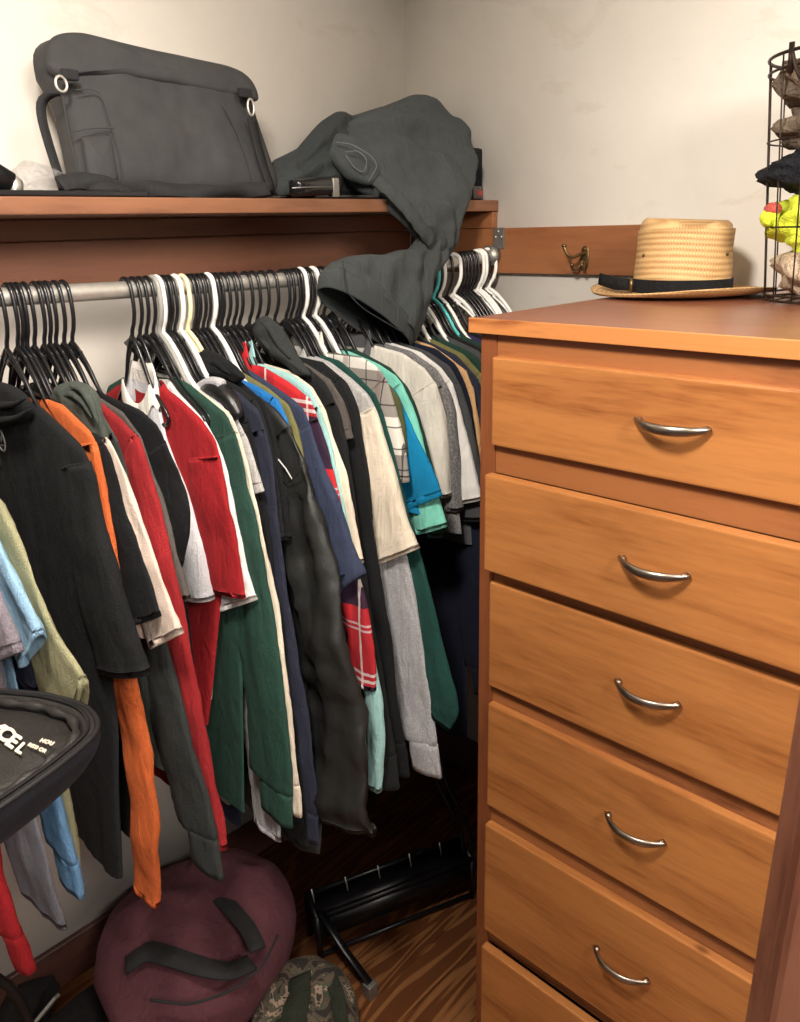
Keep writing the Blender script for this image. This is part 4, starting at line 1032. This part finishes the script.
# sunglasses case, right of the bag
t = thing('glasses_case', 'small black glossy case on the shelf under the grey trousers', 'case', (1.12, 1.275, zt))
M_gloss = plain('black_gloss', (22, 22, 24), .18, 0, .6)
a = AY((298, 190), 1.275); b2 = AY((338, 190), 1.275)
V, Fc = pillow([AY(q, 1.275) for q in ((291, 180), (310, 177), (336, 176), (340, 184), (338, 196), (292, 197))], (0, -1, 0), .022, .022, 1, n=48, nr=10, p=3, zmin=ZS)
mesh('shell', V, Fc, M_gloss, t)
MB().box(AY((334, 197), 1.252), AY((339, 178), 1.252)+Vector((0, .006, 0)), .001).build('clasp', M_galv, t)
MB().tube([AY((292, 188), 1.2525), AY((312, 187), 1.252), AY((333, 187), 1.2525)], .0012, 6).build('rim', M_galv, t)
mb = MB().box((1.08, 1.262, ZS), (1.33, 1.39, ZS+.007), .003); 
alone('black_tray', 'flat black tray on the shelf under the small glossy case', 'tray', [Vector((v[0]+.0, v[1]+.0, v[2])) for v in mb.V], mb.F, M_gloss, smooth=False)
# black box with red label against the right wall
t = thing('shoe_box', 'black box with a small red label behind the grey trousers at the wall', 'box', (1.54, 1.30, zt))
BXR = AY((484, 170), 1.30).x
MB().box((BXR-.045, 1.30, ZS), (BXR, 1.42, ZS+.118), .010).build('carton', fabric('black_cloth_box', (26, 26, 28)), t)
MB().box((BXR-.042, 1.2975, ZS+.004), (BXR-.004, 1.2995, ZS+.032), .0008).build('grey_strip', plain('grey_strip', (92, 84, 82), .6), t)
MB().box((BXR-.030, 1.2962, ZS+.011), (BXR-.010, 1.2974, ZS+.022), .0004).build('red_label', plain('red_label', (168, 70, 56), .6), t)['label'] = 'small red label on grey strip'

# ------------------------------------------------------------------ grey trousers draped over the shelf edge and the rod
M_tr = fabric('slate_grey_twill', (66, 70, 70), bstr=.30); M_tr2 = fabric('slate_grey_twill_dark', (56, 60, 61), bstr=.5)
def loft(secs, mat, name, parent, seed=1, M=44, n=46, wr=.004, wf=14, cap=(True, True), ywall=None, zmin=None):
    """secs: (left px, right px, Y left, Y right, half depth)"""
    A = smooth_pts([AY(s[0], s[2]) for s in secs], n, 2); B = smooth_pts([AY(s[1], s[3]) for s in secs], n, 2)
    D = [interp(i/(n-1), np.linspace(0, 1, len(secs)), [s[4] for s in secs]) for i in range(n)]
    V = []
    for i in range(n):
        a, b = A[i], B[i]; c = (a+b)/2; h = (b-a)/2
        nn = Vector((0, -1, .25)); nn = (nn-h.normalized()*nn.dot(h.normalized())).normalized()
        for k in range(M):
            q = 2*math.pi*k/M; ca, sa = math.cos(q), math.sin(q)
            p = c-h*ca+nn*math.copysign(abs(sa)**.8, sa)*D[i]
            e = wr*(noise.noise(p*wf+Vector((seed, 0, 0)))+.6*noise.noise(p*wf*2.3+Vector((0, seed, 0))))
            e += wr*.6*math.sin(ca*9+i*.25+seed)*abs(sa)
            p = p+nn*e*math.copysign(1, sa)*min(1, abs(sa)*2)
            if zmin is not None and p.y > 1.248: p.z = max(p.z, zmin)
            V.append(p)
    Fc = [(i*M+k, i*M+(k+1) % M, (i+1)*M+(k+1) % M, (i+1)*M+k) for i in range(n-1) for k in range(M)]
    if cap[0]: Fc.append(tuple(range(M)))
    if cap[1]: Fc.append(tuple((n-1)*M+k for k in range(M)))
    o = mesh(name, V, Fc, mat, parent)
    if not (cap[0] and cap[1]):
        so = o.modifiers.new('thick', 'SOLIDIFY'); so.thickness = .0022
    return o
t = thing('cargo_trousers', 'slate grey cargo trousers draped from the shelf down over the closet rod', 'trousers', (1.25, 1.25, zt))
loft([((327, 140), (344, 118), 1.40, 1.44, .02), ((330, 152), (368, 113), 1.36, 1.45, .05), ((346, 172), (405, 99), 1.33, 1.45, .07), ((362, 186), (424, 101), 1.30, 1.44, .075), ((378, 196), (446, 121), 1.27, 1.43, .07),
      ((392, 210), (464, 130), 1.235, 1.40, .055), ((406, 224), (471, 152), 1.215, 1.33, .045), ((417, 234), (471, 185), 1.21, 1.26, .036), ((424, 243), (462, 215), 1.215, 1.225, .030), ((426, 256), (452, 248), 1.22, 1.22, .024)], M_tr, 'upper_leg', t, 2, wr=.013, wf=12, n=80, M=60)
lg = loft([((420, 236), (453, 250), 1.215, 1.215, .02), ((409, 250), (440, 268), 1.205, 1.205, .032), ((395, 251), (426, 284), 1.20, 1.20, .042), ((380, 256), (421, 308), 1.195, 1.19, .050), ((362, 255), (416, 328), 1.19, 1.18, .055), ((344, 257), (412, 340), 1.19, 1.175, .055), ((327, 268), (409, 345), 1.19, 1.172, .052)], M_tr, 'lower_leg', t, 5, wr=.011, wf=14, cap=(True, False), n=60, M=60)
# wide stitched hem with the far edge showing below
hm = loft([((334, 261), (411, 341), 1.188, 1.173, .0545), ((323, 272), (408, 346), 1.188, 1.172, .0530), ((321, 288), (405, 349), 1.190, 1.172, .050)], M_tr, 'hem', t, 5, wr=.002, wf=13, cap=(False, False), n=14)
MB().tube(smooth_pts([AY(q, y) for q, y in (((343, 262), 1.150), ((345, 290), 1.128), ((362, 308), 1.122), ((385, 322), 1.122), ((404, 333), 1.135))], 24), .0012, 6).build('hem_seam', M_tr2, t)
# cargo pocket strip
def q3(px, py, y): return AY((px, py), y)
V, Fc = pillow([q3(329, 152, 1.325), q3(336, 132, 1.33), q3(352, 136, 1.32), q3(378, 152, 1.30), q3(384, 166, 1.28), q3(374, 186, 1.262), q3(352, 178, 1.285)], (-.1, -1, .4), .009, .03, 3, n=48, nr=8, wr=.003, p=3)
mesh('cargo_pocket', V, Fc, M_tr, t)
for pts in (((336, 142), (352, 144), (372, 156), (378, 166), (368, 182)), ((345, 152), (358, 150), (368, 160), (364, 174), (352, 166), (346, 155))):
    MB().tube(smooth_pts([q3(a, b, 1.300-.0016*(a-336)+.004) for a, b in pts], 20), .0011, 6).build('pocket_seam', fabric('slate_stitch', (104, 106, 104)), t)
P = smooth_pts([q3(376, 180, 1.235), q3(392, 192, 1.205), q3(410, 212, 1.185), q3(424, 232, 1.178), q3(432, 242, 1.180)], 26)
MB().ribbon([p+Vector((0, -.001*math.sin(i*1.3), .0014*math.sin(i*1.7))) for i, p in enumerate(P)], .030, .006, (1, 0, .8)).build('side_strip', M_tr, t)
# the other leg, bunched dark on the left
loft([((268, 188), (274, 160), 1.36, 1.40, .02), ((284, 196), (296, 150), 1.33, 1.40, .04), ((304, 196), (320, 122), 1.34, 1.42, .05), ((326, 196), (334, 113), 1.36, 1.44, .05), ((352, 196), (356, 124), 1.38, 1.44, .04), ((378, 196), (380, 140), 1.38, 1.42, .03)], M_tr2, 'bunched_leg', t, 8, wr=.012, wf=12, zmin=ZS+.0075)

# ------------------------------------------------------------------ floor: duffel, camouflage bag, rack, shoes
M_mar = fabric('maroon_canvas', (84, 48, 54), rough=.8, bstr=.3)
t = thing('duffel_bag', 'large slumped maroon duffel bag with black straps on the closet floor', 'duffel bag', (.62, 1.2, 0))
ol = [(93, 985), (97, 955), (110, 925), (132, 898), (160, 880), (200, 866), (245, 858), (278, 872), (294, 896), (297, 920), (287, 955), (265, 990), (243, 1015), (215, 1035), (160, 1045), (115, 1035)]
V, Fc = pillow([AZ(q, .15) for q in ol], (0, 0, 1), .12, .145, 4, nr=30, p=2.2, wr=.055, wf=6.0, zmin=.003)
mesh('bag_body', V, Fc, M_mar, t)
MB().ribbon(smooth_pts([AZ((126, 966), .232), AZ((148, 950), .262), AZ((175, 958), .272), AZ((205, 968), .276), AZ((232, 972), .272), AZ((252, 962), .262)], 30), .040, .005, AZ((140, 940), .26)-AZ((150, 975), .26)).build('carry_strap', M_bags, t)
MB().ribbon(smooth_pts([AZ((190, 874), .20), AZ((205, 885), .240), AZ((228, 905), .268), AZ((250, 930), .272), AZ((258, 950), .262)], 24), .034, .005, AZ((215, 905), .26)-AZ((232, 893), .26)).build('carry_strap', M_bags, t)
MB().tube(smooth_pts([AZ(q, .272) for q in ((150, 1000), (190, 1005), (230, 992), (262, 968), (278, 935))], 24), .003, 6).build('zip_piping', M_bags, t)
# camouflage
def camo():
    m, nt, b = newmat('camouflage_cloth')
    n = noise_n(nt, coords(nt), 16, 4, .6, 1.5)
    r = ramp(nt, n.outputs[0], [(0, lin((38, 34, 30))), (.43, lin((86, 72, 58))), (.5, lin((60, 66, 52))), (.56, lin((146, 124, 106))), (.62, lin((50, 46, 40)))], 'CONSTANT')
    nt.links.new(r.outputs[0], b.inputs['Base Color']); b.inputs['Roughness'].default_value = .9; return m
t = thing('camouflage_bag', 'camouflage patterned bag on the floor in front of the rack', 'bag', (.86, .93, 0))
V, Fc = pillow([AZ(q, .08) for q in ((246, 1040), (262, 1000), (285, 968), (318, 962), (345, 978), (357, 998), (362, 1040), (330, 1060), (270, 1060))], (0, 0, 1), .07, .078, 14, wr=.014, wf=13, zmin=.003)
mesh('bag_body', V, Fc, camo(), t)
MB().ribbon(smooth_pts([AZ((300, 975), .145), AZ((298, 1000), .158), AZ((290, 1030), .155)], 12), .05, .004, (1, .4, 0)).build('strap', fabric('dark_olive_webbing', (44, 48, 38)), t)
MB().ribbon(smooth_pts([AZ((328, 972), .135), AZ((338, 995), .150), AZ((342, 1030), .15)], 12), .03, .004, (1, .2, 0)).build('strap', fabric('dark_olive_webbing', (44, 48, 38)), t)
# black rack
M_rack = plain('black_lacquered_steel', (20, 20, 23), .35, .3)
def rack():
    A = AZ((320, 955), .012); B = AZ((472, 894), .012); d = (B-A); d.z = 0; Ln = d.length; d.normalize(); nrm = Vector((-d.y, d.x, 0))   # away from the camera
    if nrm.y < 0: nrm = -nrm
    t = thing('shoe_rack', 'low black metal shoe rack on the floor beside the chest of drawers', 'shoe rack', (A+B)/2)
    def P(u, v, z): return A+d*(u*Ln)+nrm*v*.35+Vector((0, 0, z))
    MB().tube([P(0, 0, 0), P(1, 0, 0)], .006, 8).build('front_rail', M_rack, t)
    MB().tube([P(0, 0, .115), P(1, 0, .115)], .007, 8).build('front_rail', M_rack, t)
    MB().box((0, 0, 0), (1, 1, 1)); mb = MB()
    mb.ribbon([P(0, .0, .075), P(1, .0, .075)], .055, .004, (0, 0, 1)); mb.build('front_panel', M_rack, t)
    mb = MB(); mb.ribbon([P(0, .11, .112), P(1, .11, .112)], .06, .004, nrm); mb.build('tray', M_rack, t)
    MB().tube([P(0, .22, .115), P(1, .22, .115)], .007, 8).build('back_rail', M_rack, t)
    for u in (0, 1):
        MB().tube([P(u, 0, -.010), P(u, 0, .118)], .007, 8).build('post', M_rack, t)
        MB().tube([P(u, .22, -.010), P(u, .22, .118)], .007, 8).build('post', M_rack, t)
        MB().tube([P(u, 0, .115), P(u, .22, .115)], .007, 8).build('side_rail', M_rack, t)
    for k in range(5):
        u = .02+k*.205
        MB().tube([P(u, .12, .118), P(u-.01, .125, .160)], .0016, 6).build('divider_pin', M_chrome, t)
    arm = [P(.97, .05, .115), P(.96, .08, .18), P(.90, .16, .27), P(.86, .22, .31), P(.85, .24, .36)]
    for o_ in (0, .022):
        MB().tube(smooth_pts([p+d*o_ for p in arm], 16), .006, 8).build('support_arm', M_rack, t)
    # folding leg with steel foot cap
    f = AZ((370, 990), .018); g_ = P(.02, .0, .13)
    MB().ribbon([g_, g_.lerp(f, .5), f+Vector((0, 0, .02))], .018, .007, (1, .5, 0)).build('leg', M_rack, t)
    MB().box(f+Vector((-.013, -.012, -.017)), f+Vector((.013, .012, .022)), .002).build('foot_cap', M_galv, t)['label'] = 'steel foot cap'
rack()

# lower left: shoes, silver bar, tubular stand
M_shoe = plain('black_rubber', (20, 20, 22), .6)
def shoe(c, yaw, label, s=1):
    t = thing('black_shoe', label, 'shoe', c, None)
    c = Vector(c); ca, sa = math.cos(yaw), math.sin(yaw)
    V, Fc = blob((0, 0, 0), (.135*s, .048*s, .050*s), 3, .05, 2, 32, 0, .8)
    W_ = []
    for v in V:
        x, y, z = v
        top = .03+.05*max(0, min(1, (.02-x)/.10))
        z = max(-.0, z)*(top/.05) if z > 0 else z*.5
        W_.append(c+Vector((x*ca-y*sa, x*sa+y*ca, z+.030)))
    mesh('upper', W_, Fc, fabric('black_suede', (26, 24, 24)), t)
    V, Fc = blob((0, 0, .014), (.140*s, .051*s, .013), 3, 0, 2, 32, 0, .6)
    mesh('sole', [c+Vector((v.x*ca-v.y*sa, v.x*sa+v.y*ca, v.z)) for v in V], Fc, M_shoe, t)
s1 = AZ((33, 990), .03); shoe((s1.x, s1.y, 0), .9, 'black shoe in the corner of the floor beyond the silver bar')
s2 = AZ((58, 1030), .03); shoe((s2.x+.02, s2.y-.02, 0), .3, 'black shoe on the floor nearest the maroon duffel bag')
a = AZ((34, 1024), .10); b2 = AZ((57, 996), .16)
mb = MB().ribbon([a+(a-b2)*1.1, a, b2], .016, .006, (1, 0, .4)); alone('silver_bar', 'slim silver metal bar leaning among the dark shoes', 'metal bar', mb.V, mb.F, M_chrome, smooth=False)
# black case standing on a stool at the left edge
LZ = Z(-.50)
def case():
    t = thing('padded_case', 'black padded zip case with white lettering at the left edge', 'case', (.12, .78, LZ-.2))
    px = [(-190, 745), (-120, 702), (-60, 693), (0, 692), (45, 696), (70, 702), (86, 708), (96, 717), (99, 728), (94, 738), (62, 765), (22, 794), (0, 809), (-60, 850), (-130, 905), (-240, 860)]
    O = [AZ(q, LZ) for q in px]; O.append(O[0]); O = smooth_pts(O, 121, 2)[:-1]; n = 120
    c = sum(O, Vector())/n
    V = []
    prof = [(1.0, 0), (1.01, -.006), (1.005, -.013), (.975, -.024), (.90, -.040), (.82, -.052), (.74, -.062), (.66, -.068), (.3, -.070)]
    for s_, dz_ in prof:
        for o_ in O: V.append(c+(o_-c)*s_+Vector((0, 0, dz_)))
    Fc = [(i*n+k, i*n+(k+1) % n, (i+1)*n+(k+1) % n, (i+1)*n+k) for i in range(len(prof)-1) for k in range(n)]
    Fc.append(tuple((len(prof)-1)*n+k for k in range(n)))
    mesh('shell', V, Fc, fabric('black_padded_nylon', (30, 32, 38), rough=.7, bstr=.12), t)
    V = []
    prof = [(1.0, 0), (.985, .003), (.93, .003), (.90, .0), (.885, -.008), (.86, -.010), (.80, -.004), (.6, .0), (.35, .002), (.1, .002)]
    for j, (s_, dz_) in enumerate(prof):
        for o_ in O:
            p = c+(o_-c)*s_+Vector((0, 0, dz_))
            if s_ < .84: p.z += .0035*nz(p.x*30, p.y*30, 2)*(1 if s_ > .12 else 0)
            V.append(p)
    Fc = [(i*n+k, i*n+(k+1) % n, (i+1)*n+(k+1) % n, (i+1)*n+k) for i in range(len(prof)-1) for k in range(n)]
    Fc.append(tuple((len(prof)-1)*n+k for k in range(n)))
    mesh('lid', V, Fc, fabric('black_ripstop_lid', (40, 38, 36), rough=.5, sheen=0, spec=.5, bstr=.12), t)
    MB().tube([c+(o_-c)*1.0+Vector((0, 0, .002)) for o_ in O], .0032, 8, closed=True).build('piping', M_shoe, t)
    MB().tube([c+(o_-c)*.945+Vector((0, 0, .005)) for o_ in O], .0022, 6, closed=True).build('zipper', M_blackplastic, t)
    MB().tube([c+(o_-c)*(.865+.006*math.sin(i*.9))+Vector((0, 0, -.001)) for i, o_ in enumerate(O)], [.005+.0016*math.sin(i*1.3) for i in range(n)], 8, closed=True).build('gathered_edge', fabric('black_ripstop_lid', (46, 43, 41)), t)
    M_ink = plain('white_print', (236, 226, 206), .6)
    def text(s_, px0, bx, hx_, size, nm='lettering'):
        cu = bpy.data.curves.new(nm, 'FONT'); cu.body = s_; cu.size = 1; cu.offset = .035; cu.align_x = 'LEFT'
        o = bpy.data.objects.new(nm, cu); C.objects.link(o)
        bpy.context.view_layer.update()
        me = bpy.data.meshes.new_from_object(o.evaluated_get(bpy.context.evaluated_depsgraph_get()))
        C.objects.unlink(o); bpy.data.objects.remove(o)
        O0 = AZ(px0, LZ+.0062); ex = AZ((px0[0]+bx[0], px0[1]+bx[1]), LZ+.0062)-O0; ey = AZ((px0[0]+hx_[0], px0[1]+hx_[1]), LZ+.0062)-O0
        V = [O0+ex*v.co.x*size+ey*v.co.y*size for v in me.vertices]
        F_ = [tuple(p.vertices) for p in me.polygons]
        nV = len(V); V += [v-Vector((0, 0, .001)) for v in V[:nV]]; F_ += [tuple(i+nV for i in f[::-1]) for f in F_]
        return mesh(nm, V, F_, M_ink, t, smooth=False)
    text('X', (-15, 729), (15, 10), (13, -13), 1.15)
    text('C', (-5, 735), (14, 9), (13, -13), 1.15)
    text('E', (4, 743), (14, 9), (13, -13), 1.15)
    text('L', (14, 750), (13, 7), (12, -12), 1.0)
    text('RISSI OR', (27, 745), (5.2, 2.2), (4.5, -4.2), .9)
    text('HOU', (39, 741), (6.4, 1.9), (4.8, -4.8), .9)
case()
t = thing('bar_stool', 'black metal tube of a stool showing at the bottom left corner', 'stool', (-.06, .80, 0))
MB().box((-.22, .66, LZ-.100), (.07, .94, LZ-.0715), .008).build('seat', M_blackplastic, t)
for (x_, y_) in ((-.20, .68), (.08, .68), (-.20, .92), (.08, .92)):
    MB().tube([(x_, y_, LZ-.099), (x_*1.0, y_, .0)], .011, 10).build('leg', M_rack, t)
fr_ = [AY((-60, 968), .97), AY((-15, 972), .97), AY((4, 976), .965), AY((13, 984), .96), AY((20, 1000), .955), AY((30, 1025), .95)]
z_end = fr_[-1]
fr_ = fr_[:-1]+[z_end, Vector((z_end.x+.01, z_end.y-.01, z_end.z-.12)), Vector((z_end.x+.012, z_end.y-.012, .0))]
MB().tube([(-.19, .925, fr_[0].z)]+smooth_pts(fr_, 30), .007, 10).build('foot_rail', M_rack, t)
